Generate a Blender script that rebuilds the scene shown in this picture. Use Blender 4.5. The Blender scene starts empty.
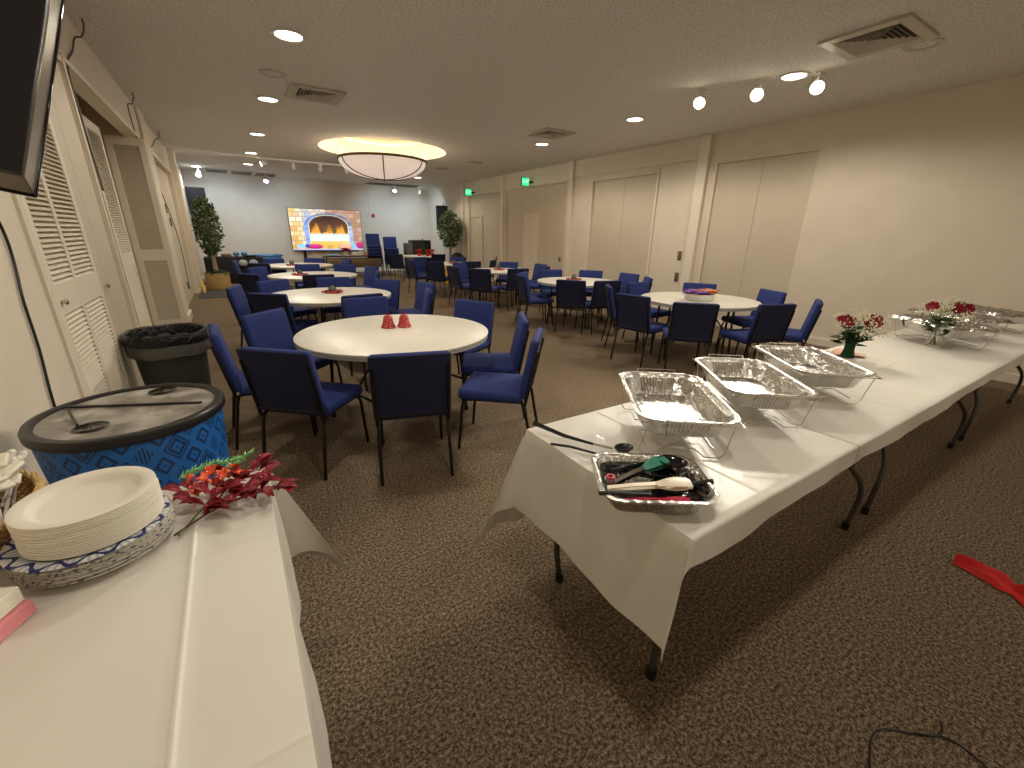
import bpy, bmesh, math, random
from mathutils import Vector, Matrix
C = bpy.context.scene.collection
PI = math.pi
R = math.radians
random.seed(7)

# ------------------------------------------------------------------ camera
def make_camera():
    pitch, yaw, roll = R(19.522), R(32.737), R(1.037)
    f = Vector((math.sin(yaw)*math.cos(pitch), math.cos(yaw)*math.cos(pitch), -math.sin(pitch)))
    r0 = Vector((math.cos(yaw), -math.sin(yaw), 0)); u0 = r0.cross(f)
    r = r0*math.cos(roll)+u0*math.sin(roll); u = -r0*math.sin(roll)+u0*math.cos(roll)
    cam = bpy.data.cameras.new('camera'); cam.sensor_width = 36; cam.lens = 423.46*36/1024
    cam.clip_start = .05; cam.clip_end = 80
    o = bpy.data.objects.new('camera', cam); C.objects.link(o)
    M = Matrix((r, u, -f)).transposed().to_4x4(); M.translation = Vector((0, 0, 1.515))
    o.matrix_world = M
    bpy.context.scene.camera = o
make_camera()
sc = bpy.context.scene
sc.view_settings.view_transform = 'Standard'
sc.view_settings.look = 'None'
sc.view_settings.gamma = 1
sc.view_settings.use_curve_mapping = False
sc.view_settings.exposure = 0.18
sc.cycles.max_bounces = 16
sc.cycles.diffuse_bounces = 10
w = bpy.data.worlds.new('world'); sc.world = w; w.use_nodes = True
w.node_tree.nodes['Background'].inputs[0].default_value = (.9, .85, .75, 1)
w.node_tree.nodes['Background'].inputs[1].default_value = .02
DOWN_W = 84.0      # power of each recessed ceiling lamp
WARM = (1.0, .915, .765)
CEIL = 3.18
XL, XR = -.84, 7.3

# ------------------------------------------------------------------ materials
def mat(name, col, rough=.6, metal=0, spec=.5, emis=None, es=0, noise=None, bump=None, alpha=None, trans=0, sheen=0, coat=0):
    m = bpy.data.materials.new(name); m.use_nodes = True
    nt = m.node_tree; b = nt.nodes['Principled BSDF']
    b.inputs['Base Color'].default_value = (*col, 1); b.inputs['Roughness'].default_value = rough
    b.inputs['Metallic'].default_value = metal; b.inputs['Specular IOR Level'].default_value = spec
    if emis: b.inputs['Emission Color'].default_value = (*emis, 1); b.inputs['Emission Strength'].default_value = es
    if alpha is not None: b.inputs['Alpha'].default_value = alpha
    if trans: b.inputs['Transmission Weight'].default_value = trans
    if sheen: b.inputs['Sheen Weight'].default_value = sheen
    if coat: b.inputs['Coat Weight'].default_value = coat
    tc = nt.nodes.new('ShaderNodeTexCoord')
    if noise:   # (scale, second colour, detail, lo, hi)
        n = nt.nodes.new('ShaderNodeTexNoise'); n.inputs['Scale'].default_value = noise[0]; n.inputs['Detail'].default_value = noise[2]
        nt.links.new(tc.outputs['Object'], n.inputs['Vector'])
        cr = nt.nodes.new('ShaderNodeValToRGB'); cr.color_ramp.elements[0].position = noise[3]; cr.color_ramp.elements[1].position = noise[4]
        cr.color_ramp.elements[0].color = (*col, 1); cr.color_ramp.elements[1].color = (*noise[1], 1)
        nt.links.new(n.outputs['Fac'], cr.inputs['Fac']); nt.links.new(cr.outputs['Color'], b.inputs['Base Color'])
    if bump:    # (scale, strength, distance, detail)
        n = nt.nodes.new('ShaderNodeTexNoise'); n.inputs['Scale'].default_value = bump[0]; n.inputs['Detail'].default_value = bump[3]
        nt.links.new(tc.outputs['Object'], n.inputs['Vector'])
        bp = nt.nodes.new('ShaderNodeBump'); bp.inputs['Strength'].default_value = bump[1]; bp.inputs['Distance'].default_value = bump[2]
        nt.links.new(n.outputs['Fac'], bp.inputs['Height']); nt.links.new(bp.outputs['Normal'], b.inputs['Normal'])
    return m

class NX:   # small node-expression helper
    def __init__(s, nt): s.nt = nt
    def m(s, op, a, b=None, c=None):
        n = s.nt.nodes.new('ShaderNodeMath'); n.operation = op
        for i, v in enumerate((a, b, c)):
            if v is None: continue
            if isinstance(v, (int, float)): n.inputs[i].default_value = v
            else: s.nt.links.new(v, n.inputs[i])
        return n.outputs[0]

M = {}
M['wall'] = mat('wall_paint', (.74, .655, .535), .75, noise=(3, (.70, .62, .50), 3, .3, .7), bump=(60, .15, .004, 3))
M['wall2'] = mat('panel_paint', (.62, .54, .42), .6, noise=(2, (.59, .51, .39), 2, .3, .7))
M['trim'] = mat('trim_paint', (.78, .70, .58), .5)
M['door'] = mat('door_paint', (.62, .545, .425), .5)
M['ceiling'] = mat('popcorn_ceiling', (.85, .79, .71), .9, noise=(44, (.99, .965, .92), 5, .44, .55), bump=(64, 1.0, .035, 4))
M['reveal'] = mat('recess_plaster', (.74, .66, .48), .7)
M['dark'] = mat('dark_void', (.03, .025, .02), .9)
M['vent'] = mat('vent_metal', (.50, .45, .36), .45)
M['grille'] = mat('grille_dark', (.07, .06, .05), .7)
M['lamp'] = mat('lamp_lens', (1, 1, 1), .5, emis=(1, .95, .84), es=8)
M['lampcool'] = mat('lamp_lens_cool', (1, 1, 1), .5, emis=(.75, .88, 1), es=16)
M['bulb'] = mat('spot_bulb', (1, 1, 1), .5, emis=(1, .90, .68), es=16)
M['bowl'] = mat('lit_glass_bowl', (.95, .85, .76), .5, emis=(1, .80, .66), es=.46)
M['brass'] = mat('brown_bronze', (.14, .09, .055), .45, .5)
M['blackmetal'] = mat('black_metal', (.018, .016, .014), .35, .6)
M['chairleg'] = mat('bronze_black_tube', (.030, .025, .020), .30, .75)
M['black'] = mat('black_plastic', (.012, .011, .013), .35)
M['blackgloss'] = mat('black_gloss', (.008, .008, .010), .08)
M['bluedark'] = mat('dark_navy_chair_back', (.007, .009, .034), .9, noise=(260, (.011, .014, .052), 2, .35, .65))  # rear of the chair backs, darker navy than the front fabric
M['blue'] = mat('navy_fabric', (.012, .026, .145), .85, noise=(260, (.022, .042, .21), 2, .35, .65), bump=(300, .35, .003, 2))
M['laminate'] = mat('table_laminate', (.78, .74, .64), .38, noise=(14, (.74, .70, .60), 3, .35, .7))
M['edge'] = mat('table_edge', (.42, .39, .33), .45)
M['cloth'] = mat('white_plastic_cloth', (.70, .665, .595), .36, noise=(1.6, (.77, .74, .67), 2, .3, .7), bump=(7, .22, .012, 2))
M['foil'] = mat('aluminium_foil', (.62, .60, .56), .27, 1, bump=(24, .8, .013, 3))
M['wire'] = mat('steel_wire', (.52, .49, .44), .3, 1)
M['plate'] = mat('white_paper_plate', (.80, .76, .66), .6)
M['leg'] = mat('grey_steel_tube', (.10, .095, .085), .4, .6)
M['red'] = mat('red_petals', (.30, .006, .022), .5)
M['redcloth'] = mat('red_cloth', (.62, .02, .02), .7, bump=(80, .3, .004, 2))
M['glitter'] = mat('red_glitter', (.22, .003, .014), .25, .5, noise=(240, (.75, .06, .10), 2, .6, .75), bump=(260, .8, .004, 2))
M['berry'] = mat('orange_red_glitter', (.75, .05, .02), .3, .4, noise=(240, (1, .3, .12), 2, .5, .65), bump=(260, .8, .004, 2))
M['tinsel'] = mat('green_glitter', (.10, .42, .10), .35, .3, noise=(300, (.65, .9, .4), 2, .5, .65))
M['bell'] = mat('red_white_glitter', (.42, .006, .010), .45, .1, noise=(110, (.90, .40, .34), 3, .55, .62), bump=(150, .8, .006, 2))
M['leaf'] = mat('green_leaf', (.045, .085, .022), .5, noise=(9, (.11, .15, .05), 2, .3, .7))
M['leafdark'] = mat('dark_leaf', (.010, .040, .008), .75, spec=.2)
M['bark'] = mat('pale_bark', (.42, .34, .22), .8, noise=(30, (.28, .2, .12), 3, .4, .6))
M['wicker'] = mat('wicker', (.34, .17, .055), .6, noise=(60, (.52, .31, .12), 3, .35, .65))
M['wickerpale'] = mat('pale_wicker', (.62, .42, .16), .7, noise=(45, (.42, .28, .10), 3, .4, .6), bump=(45, .6, .02, 2))
M['babys'] = mat('white_tiny_blossom', (.78, .74, .58), .8)
M['glass'] = mat('clear_glass', (.95, .97, .93), .03, trans=1)
M['clear'] = mat('clear_film', (.95, .95, .93), .08, alpha=.22)
M['stem'] = mat('green_stem', (.10, .17, .04), .5)
M['yellow'] = mat('yellow_plastic', (.80, .50, .03), .4)
M['tote'] = mat('blue_tote_plastic', (.03, .22, .55), .4)
M['totelid'] = mat('pale_blue_label', (.35, .52, .68), .5)
M['green'] = mat('exit_green', (.02, .5, .15), .5, emis=(.06, .95, .35), es=1.0)
M['greenlit'] = mat('exit_letters', (.9, 1, .9), .5, emis=(.55, 1, .75), es=1.0)
M['white'] = mat('white_plastic', (.78, .76, .70), .4)
M['cream'] = mat('cream_nylon', (.80, .72, .56), .35)
M['teal'] = mat('teal_nylon', (.04, .24, .16), .35)
M['pinkred'] = mat('red_nylon', (.55, .02, .06), .35)
M['pink'] = mat('pink_paper', (.78, .30, .33), .7)
M['napkin'] = mat('napkin_paper', (.80, .76, .64), .85)
M['steel'] = mat('steel', (.5, .48, .44), .25, 1)
M['bin'] = mat('grey_green_bin', (.055, .062, .05), .55)
M['linerblack'] = mat('black_bin_bag', (.008, .007, .009), .18, bump=(28, .9, .03, 3))
M['linergrey'] = mat('thin_bag_skirt', (.13, .125, .11), .25, bump=(16, .6, .02, 2))
M['lid'] = mat('smoky_lid_painted_glints', (.20, .185, .16), .10, noise=(6, (.42, .40, .36), 3, .45, .62), bump=(9, .35, .02, 3))  # pale noise patches paint glints and reflections into the lid colour
M['mat'] = mat('grey_floor_mat', (.06, .058, .056), .9)
M['darkcloth'] = mat('black_tablecloth', (.012, .011, .014), .8)
M['greybox'] = mat('grey_case', (.13, .125, .11), .6)
M['plaque'] = mat('bronze_plate', (.20, .14, .08), .4, .5)
M['purplefoil'] = mat('purple_foil', (.22, .06, .40), .25, .7, bump=(30, .7, .01, 2))
M['orangefoil'] = mat('orange_foil', (.75, .22, .10), .25, .6, bump=(30, .7, .01, 2))
M['tvsilver'] = mat('tan_gloss_frame', (.17, .145, .10), .22, .1)
M['skirting'] = mat('skirting_paint', (.78, .70, .58), .5)

def carpet():
    m = mat('brown_speckled_carpet', (.1, .08, .05), .95, spec=.1); nt = m.node_tree; b = nt.nodes['Principled BSDF']
    tc = nt.nodes.new('ShaderNodeTexCoord')
    n = nt.nodes.new('ShaderNodeTexNoise'); n.inputs['Scale'].default_value = 78; n.inputs['Detail'].default_value = 8; n.inputs['Roughness'].default_value = .92
    nt.links.new(tc.outputs['Object'], n.inputs['Vector'])
    cr = nt.nodes.new('ShaderNodeValToRGB'); e = cr.color_ramp.elements
    e[0].position = .43; e[0].color = (.036, .021, .009, 1); e[1].position = .58; e[1].color = (.50, .385, .27, 1)
    k = e.new(.5); k.color = (.165, .118, .074, 1)
    nt.links.new(n.outputs['Fac'], cr.inputs['Fac'])
    n2 = nt.nodes.new('ShaderNodeTexNoise'); n2.inputs['Scale'].default_value = 1.1; n2.inputs['Detail'].default_value = 3
    nt.links.new(tc.outputs['Object'], n2.inputs['Vector'])
    mr = nt.nodes.new('ShaderNodeMapRange'); mr.inputs[3].default_value = .88; mr.inputs[4].default_value = 1.12
    nt.links.new(n2.outputs['Fac'], mr.inputs[0])
    mx = nt.nodes.new('ShaderNodeMix'); mx.data_type = 'RGBA'; mx.blend_type = 'MULTIPLY'; mx.inputs[0].default_value = 1
    nt.links.new(cr.outputs['Color'], mx.inputs[6]); nt.links.new(mr.outputs[0], mx.inputs[7]); nt.links.new(mx.outputs[2], b.inputs['Base Color'])
    bp = nt.nodes.new('ShaderNodeBump'); bp.inputs['Strength'].default_value = .8; bp.inputs['Distance'].default_value = .012
    nt.links.new(n.outputs['Fac'], bp.inputs['Height']); nt.links.new(bp.outputs['Normal'], b.inputs['Normal'])
    return m
M['carpet'] = carpet()

def drum_pattern():
    m = mat('blue_drum_print', (.01, .12, .42), .35); nt = m.node_tree; b = nt.nodes['Principled BSDF']; x = NX(nt)
    tc = nt.nodes.new('ShaderNodeTexCoord'); sp = nt.nodes.new('ShaderNodeSeparateXYZ'); nt.links.new(tc.outputs['Object'], sp.inputs[0])
    ang = x.m('ARCTAN2', sp.outputs[1], sp.outputs[0]); u = x.m('MULTIPLY', ang, 2.86); v = x.m('MULTIPLY', sp.outputs[2], 8.6)
    a = x.m('ADD', u, v); c = x.m('SUBTRACT', u, v)
    fa = x.m('ABSOLUTE', x.m('SUBTRACT', x.m('FRACT', a), .5)); fc = x.m('ABSOLUTE', x.m('SUBTRACT', x.m('FRACT', c), .5))
    mx = x.m('MAXIMUM', fa, fc)
    ring = x.m('MULTIPLY', x.m('GREATER_THAN', mx, .20), x.m('LESS_THAN', mx, .33))
    dot = x.m('LESS_THAN', mx, .055)
    cell = x.m('FRACT', x.m('MULTIPLY', x.m('ADD', x.m('FLOOR', a), x.m('MULTIPLY', x.m('FLOOR', c), 2)), .25))
    st = x.m('MULTIPLY', x.m('LESS_THAN', x.m('FRACT', x.m('MULTIPLY', u, 9)), .5), x.m('LESS_THAN', mx, .31))
    isst = x.m('LESS_THAN', cell, .2)
    corner = x.m('MULTIPLY', x.m('MULTIPLY', x.m('GREATER_THAN', mx, .385), x.m('LESS_THAN', mx, .465)), x.m('GREATER_THAN', cell, .6))
    pat = x.m('ADD', x.m('MULTIPLY', isst, st), x.m('MULTIPLY', x.m('SUBTRACT', 1, isst), x.m('ADD', ring, dot)))
    pat = x.m('MINIMUM', x.m('ADD', pat, corner), 1)
    teeth = x.m('GREATER_THAN', x.m('FRACT', x.m('MULTIPLY', v, 14)), .22)
    pat = x.m('MULTIPLY', pat, teeth)
    mix = nt.nodes.new('ShaderNodeMix'); mix.data_type = 'RGBA'
    mix.inputs[6].default_value = (.010, .130, .46, 1); mix.inputs[7].default_value = (.003, .008, .03, 1)
    nt.links.new(pat, mix.inputs[0]); nt.links.new(mix.outputs[2], b.inputs['Base Color'])
    return m
M['drum'] = drum_pattern()

def plate_pattern():
    m = mat('blue_white_plate_print', (.8, .78, .74), .5); nt = m.node_tree; b = nt.nodes['Principled BSDF']; x = NX(nt)
    tc = nt.nodes.new('ShaderNodeTexCoord'); sp = nt.nodes.new('ShaderNodeSeparateXYZ'); nt.links.new(tc.outputs['Object'], sp.inputs[0])
    ang = x.m('ARCTAN2', sp.outputs[1], sp.outputs[0]); rr = x.m('SQRT', x.m('ADD', x.m('MULTIPLY', sp.outputs[0], sp.outputs[0]), x.m('MULTIPLY', sp.outputs[1], sp.outputs[1])))
    s = x.m('SINE', x.m('MULTIPLY', ang, 15))
    wv = x.m('ABSOLUTE', x.m('SUBTRACT', x.m('MULTIPLY', x.m('SUBTRACT', rr, .139), 62), x.m('MULTIPLY', s, .7)))
    wv2 = x.m('ABSOLUTE', x.m('ADD', x.m('MULTIPLY', x.m('SUBTRACT', rr, .139), 62), x.m('MULTIPLY', s, .7)))
    ln = x.m('LESS_THAN', wv, .34)
    pale = x.m('LESS_THAN', x.m('ABSOLUTE', x.m('SINE', x.m('MULTIPLY', ang, 34))), .55)
    mix = nt.nodes.new('ShaderNodeMix'); mix.data_type = 'RGBA'; mix.inputs[6].default_value = (.74, .72, .66, 1); mix.inputs[7].default_value = (.40, .46, .60, 1)
    nt.links.new(pale, mix.inputs[0])
    mix2 = nt.nodes.new('ShaderNodeMix'); mix2.data_type = 'RGBA'; mix2.inputs[7].default_value = (.02, .025, .16, 1)
    nt.links.new(ln, mix2.inputs[0]); nt.links.new(mix.outputs[2], mix2.inputs[6]); nt.links.new(mix2.outputs[2], b.inputs['Base Color'])
    return m
M['plateprint'] = plate_pattern()
M['plateedge'] = mat('plate_edge_print', (.50, .47, .40), .6, noise=(90, (.10, .10, .16), 2, .54, .64))

# ------------------------------------------------------------------ mesh helpers
def box(bm, c, s, rz=0, bev=0, seg=2, mtx=None):
    g = bmesh.ops.create_cube(bm, size=1)
    vs = g['verts']
    for v in vs: v.co = Vector((v.co.x*s[0], v.co.y*s[1], v.co.z*s[2]))
    if bev:
        es = list({e for v in vs for e in v.link_edges})
        r = bmesh.ops.bevel(bm, geom=es, offset=bev, segments=seg, affect='EDGES', profile=.5)
        vs = list({v for f in r['faces'] for v in f.verts} | {v for v in vs if v.is_valid})
    T = Matrix.Translation(Vector(c)) @ Matrix.Rotation(rz, 4, 'Z')
    if mtx is not None: T = mtx @ T
    for v in vs: v.co = T @ v.co
    return vs
def tube(bm, pts, r, seg=8, cap=True, closed=False):
    pts = [Vector(p) for p in pts]; n = len(pts); rings = []
    rr = r if isinstance(r, (list, tuple)) else [r]*n
    t0 = (pts[1]-pts[0]).normalized()
    up = Vector((0, 0, 1)) if abs(t0.z) < .9 else Vector((1, 0, 0))
    a = t0.cross(up).normalized()
    for i, p in enumerate(pts):
        if closed: t = (pts[(i+1) % n]-pts[i-1])
        elif i == 0: t = pts[1]-p
        elif i == n-1: t = p-pts[i-1]
        else: t = (pts[i+1]-p).normalized()+(p-pts[i-1]).normalized()
        t = t.normalized() if t.length > 1e-9 else t0
        a = (a-t*a.dot(t)); a = a.normalized() if a.length > 1e-6 else t.orthogonal().normalized(); b = t.cross(a)
        rings.append([bm.verts.new(p+(a*math.cos(k*2*PI/seg)+b*math.sin(k*2*PI/seg))*rr[i]) for k in range(seg)])
    m = n if closed else n-1
    for i in range(m):
        A, B = rings[i], rings[(i+1) % n]
        for k in range(seg): bm.faces.new((A[k], A[(k+1) % seg], B[(k+1) % seg], B[k]))
    if cap and not closed: bm.faces.new(rings[0][::-1]); bm.faces.new(rings[-1])
def sm(pts, n=5):
    P = [Vector(p) for p in pts]; out = []
    for i in range(len(P)-1):
        a, b, c, d = P[max(i-1, 0)], P[i], P[i+1], P[min(i+2, len(P)-1)]
        for k in range(n):
            t = k/n; out.append(.5*((2*b)+(c-a)*t+(2*a-5*b+4*c-d)*t*t+(3*b-a-3*c+d)*t**3))
    return out+[P[-1]]
def lathe(bm, prof, seg=32, c=(0, 0, 0), sy=1, closed=False):
    rings = []
    for r, z in prof:
        if r < 1e-5: rings.append([bm.verts.new((c[0], c[1], c[2]+z))])
        else: rings.append([bm.verts.new((c[0]+r*math.cos(k*2*PI/seg), c[1]+sy*r*math.sin(k*2*PI/seg), c[2]+z)) for k in range(seg)])
    P = list(zip(rings, rings[1:])) + ([(rings[-1], rings[0])] if closed else [])
    for A, B in P:
        for k in range(seg):
            a, b, c2, d = A[k % len(A)], A[(k+1) % len(A)], B[(k+1) % len(B)], B[k % len(B)]
            fs = [];
            for v in (a, b, c2, d):
                if v not in fs: fs.append(v)
            if len(fs) > 2:
                try: bm.faces.new(fs)
                except ValueError: pass
def quad(bm, pts): return bm.faces.new([bm.verts.new(p) for p in pts])
def ball(bm, c, r, seg=10, s=(1, 1, 1)):
    lathe_pts = [(r*math.sin(PI*i/6), -r*math.cos(PI*i/6)) for i in range(7)]
    n0 = len(bm.verts); lathe(bm, lathe_pts, seg)
    bm.verts.ensure_lookup_table()
    for v in bm.verts[n0:]: v.co = Vector((v.co.x*s[0]+c[0], v.co.y*s[1]+c[1], v.co.z*s[2]+c[2]))
def BM(): return bmesh.new()
def link(name, bm, m, parent=None, loc=None, smooth=True, label=None, cat=None, group=None, kind=None, angle=38, rz=0):
    me = bpy.data.meshes.new(name)
    bmesh.ops.recalc_face_normals(bm, faces=bm.faces)
    bm.to_mesh(me); bm.free()
    ms = m if isinstance(m, (list, tuple)) else [m]
    for k in ms: me.materials.append(k)
    if smooth:
        me.polygons.foreach_set('use_smooth', [True]*len(me.polygons)); me.set_sharp_from_angle(angle=R(angle))
    o = bpy.data.objects.new(name, me); C.objects.link(o)
    if parent is not None: o.parent = parent
    if loc is not None: o.location = loc
    if rz: o.rotation_euler[2] = rz
    tag(o, label, cat, group, kind)
    return o
def tag(o, label=None, cat=None, group=None, kind=None):
    if label: o['label'] = label
    if cat: o['category'] = cat
    if group: o['group'] = group
    if kind: o['kind'] = kind
def thing(name, label, cat, loc=(0, 0, 0), rz=0, group=None):
    o = bpy.data.objects.new(name, None); C.objects.link(o); o.location = loc; o.rotation_euler = (0, 0, rz)
    o.empty_display_size = .1
    tag(o, label, cat, group); return o
def dup(root, loc, rz, label, group=None, scale=None):
    r = root.copy(); C.objects.link(r); r.location = loc; r.rotation_euler = (0, 0, rz); r['label'] = label
    if group: r['group'] = group
    if scale: r.scale = scale
    for ch in list(root.children):
        c = ch.copy(); C.objects.link(c); c.parent = r
        for g in ch.children:
            d = g.copy(); C.objects.link(d); d.parent = c
    return r
def struct(name, bm, m, parent=None, label=None, **k):
    return link(name, bm, m, parent, kind=None if parent else 'structure', label=label, **k)
def light(kind, parent, loc, energy, col, size=.1, spot=None, blend=.6, direction=None, name='lamp_light'):
    l = bpy.data.lights.new(name, kind); l.energy = energy; l.color = col
    if kind == 'SPOT': l.shadow_soft_size = size; l.spot_size = spot; l.spot_blend = blend
    elif kind == 'POINT': l.shadow_soft_size = size
    o = bpy.data.objects.new(name, l); C.objects.link(o); o.location = loc
    if direction is not None: o.rotation_euler = Vector(direction).to_track_quat('-Z', 'Y').to_euler()
    if parent: o.parent = parent
    return o

# ================================================================== SETTING
Y0 = -4.0
YEL, YER = 17.45, 18.1            # end wall runs a little skew
bm = BM(); quad(bm, [(XL-.6, Y0-.2, 0), (XR+.3, Y0-.2, 0), (XR+.3, 18.4, 0), (XL-.6, 18.4, 0)]); struct('floor', bm, M['carpet'], smooth=False)

# ceiling with the round opening of the bowl lamp
DC = (3.2, 10.3); DR = 1.33
bm = BM(); N = 64
inner = [bm.verts.new((DC[0]+DR*math.cos(2*PI*k/N), DC[1]+DR*math.sin(2*PI*k/N), CEIL)) for k in range(N)]
x0, x1, y0, y1 = XL-.6, XR+.3, Y0-.2, 18.4
outer = []
for k in range(N):
    dx, dy = math.cos(2*PI*k/N), math.sin(2*PI*k/N)
    tx = (x1-DC[0])/dx if dx > 1e-9 else ((x0-DC[0])/dx if dx < -1e-9 else 1e9)
    ty = (y1-DC[1])/dy if dy > 1e-9 else ((y0-DC[1])/dy if dy < -1e-9 else 1e9)
    t = min(tx, ty); outer.append(bm.verts.new((DC[0]+dx*t, DC[1]+dy*t, CEIL)))
for k in range(N): bm.faces.new((inner[k], inner[(k+1) % N], outer[(k+1) % N], outer[k]))
for cx, cy in ((x0, y0), (x1, y0), (x1, y1), (x0, y1)):      # the four corner triangles
    best = None
    for k in range(N):
        a, b = outer[k].co, outer[(k+1) % N].co
        if (abs(a.x-b.x) > 1e-4 and abs(a.y-b.y) > 1e-4) and min((a-Vector((cx, cy, CEIL))).length, 99) < 12:
            dd = (a-Vector((cx, cy, CEIL))).length+(b-Vector((cx, cy, CEIL))).length
            if best is None or dd < best[0]: best = (dd, k)
    if best: k = best[1]; bm.faces.new((outer[k], outer[(k+1) % N], bm.verts.new((cx, cy, CEIL))))
struct('ceiling', bm, M['ceiling'], smooth=False)
bm = BM(); lathe(bm, [(DR, CEIL), (DR, CEIL+.42), (.0, CEIL+.42)], 64, (DC[0], DC[1], 0)); struct('trim_9', bm, M['reveal'])

def wall_with(name, X, openings, thick, material, ya, yb):     # wall along Y, openings = (y0, y1, z1)
    bm = BM(); s = 1 if thick > 0 else -1; y = ya
    for a, b, z1 in openings:
        box(bm, (X+thick/2, (y+a)/2, CEIL/2), (abs(thick), a-y, CEIL))
        box(bm, (X+thick/2, (a+b)/2, (z1+CEIL)/2), (abs(thick), b-a, CEIL-z1)); y = b
    box(bm, (X+thick/2, (y+yb)/2, CEIL/2), (abs(thick), yb-y, CEIL))
    return struct(name, bm, material, smooth=False)
ro = [(3.39, 4.96, 2.71), (5.36, 6.18, 2.80), (6.22, 8.05, 2.68), (9.0, 11.86, 2.74), (12.16, 14.32, 2.72), (15.3, 16.6, 2.60)]
wall_with('wall_right', XR, ro, .14, M['wall'], Y0, 18.3)
wall_with('wall_left', XL, [(3.19, 4.98, 2.66), (5.06, 8.85, 2.70), (9.75, 13.07, 2.67)], -.12, M['wall'], Y0, 17.6)
bm = BM(); quad(bm, [(XL-.2, YEL, 0), (XR+.2, YER, 0), (XR+.2, YER, CEIL), (XL-.2, YEL, CEIL)]); struct('wall_end', bm, M['wall'], smooth=False)
bm = BM(); quad(bm, [(XL-.2, Y0, 0), (XR+.2, Y0, 0), (XR+.2, Y0, CEIL), (XL-.2, Y0, CEIL)]); struct('wall_back', bm, M['wall'], smooth=False)
# what lies behind the openings on the left
bm = BM(); box(bm, (XL-.58, 7, CEIL/2), (.04, 9, CEIL)); box(bm, (XL-.35, 9.3, CEIL/2), (.46, .5, CEIL)); struct('wall_closet', bm, M['wall2'], smooth=False)

# --- right wall doors and panels
def panel_door(n, X, a, b, z1, seams, m, handle=None, extra=None):
    bm = BM(); ys = [a]+seams+[b]
    for p, q in zip(ys, ys[1:]): box(bm, (X+.025, (p+q)/2, z1/2), (.05, q-p-.004, z1-.004), bev=.003, seg=1)
    d = struct('door_%d' % n, bm, m, smooth=False)
    if handle:
        for hy, hz, hh in handle:
            bm = BM(); box(bm, (X-.006, hy, hz), (.012, .085, hh), bev=.004); link('handle_plate', bm, M['plaque'], d, label='brown metal plate on the pale door')
    return d
panel_door(1, XR+.035, 3.39, 4.96, 2.71, [4.18], M['wall2'])
panel_door(2, XR+.012, 5.36, 6.18, 2.80, [], M['wall'], [(5.47, 1.17, .17), (5.47, .77, .17)])
panel_door(3, XR+.045, 6.22, 8.05, 2.68, [7.1], M['wall2'])
panel_door(4, XR+.045, 9.0, 11.86, 2.74, [9.93, 11.05, 11.4], M['wall2'], [(10.42, 1.0, .17), (9.2, .9, .12)])
bm = BM(); box(bm, (XR+.038, 10.56, 1.03), (.03, .72, 2.06), bev=.004, seg=1); struct('door_5', bm, M['wall'], smooth=False)
panel_door(6, XR+.045, 12.16, 14.32, 2.72, [13.45], M['wall2'], [(12.5, .75, .12)])
bm = BM()
for yy in (13.42, 14.2): box(bm, (XR+.035, yy, 1.02), (.05, .05, 2.04))
box(bm, (XR+.035, 13.81, 2.06), (.05, .83, .05)); struct('trim_1', bm, M['plaque'] if False else M['door'], smooth=False)
bm = BM(); box(bm, (XR+.04, 13.81, 1.0), (.03, .74, 2.0)); struct('door_7', bm, M['door'], smooth=False)
panel_door(8, XR+.03, 15.3, 16.6, 2.60, [], M['wall'])
# pilasters and the long header mouldings
bm = BM()
for yy, ww in ((5.21, .20), (8.78, .14), (12.01, .13), (14.75, .16)): box(bm, (XR-.03, yy, CEIL/2), (.10, ww, CEIL-.01), bev=.008, seg=1)
struct('trim_2', bm, M['trim'], smooth=False)
bm = BM()
for a, b, z in ((5.31, 8.71, 2.84), (8.85, 11.94, 2.79), (12.08, 14.67, 2.77)):
    box(bm, (XR-.012, (a+b)/2, z), (.05, b-a, .035)); box(bm, (XR-.006, (a+b)/2, z+.22), (.03, b-a, .02))
for a, b, z1 in ((6.20, 8.07, 2.70), (8.97, 11.9, 2.75), (12.13, 14.36, 2.73)):
    for yy in (a, b): box(bm, (XR-.006, yy, z1/2), (.022, .035, z1))
struct('trim_3', bm, M['trim'], smooth=False)
bm = BM(); box(bm, (XR-.012, 7.0, .055), (.03, 22.2, .11), bev=.004, seg=1); struct('baseboard_right', bm, M['skirting'], smooth=False)
bm = BM()
for a, b in ((Y0, 3.15), (8.87, 9.72), (13.1, 17.4)): box(bm, (XL+.012, (a+b)/2, .055), (.03, b-a, .11), bev=.004, seg=1)
struct('baseboard_left', bm, M['skirting'], smooth=False)
bm = BM(); Lw = math.hypot(XR-XL, YER-YEL); box(bm, ((XL+XR)/2, (YEL+YER)/2-.015, .055), (Lw, .03, .11), rz=math.atan2(YER-YEL, XR-XL)); struct('baseboard_end', bm, M['skirting'], smooth=False)

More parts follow.
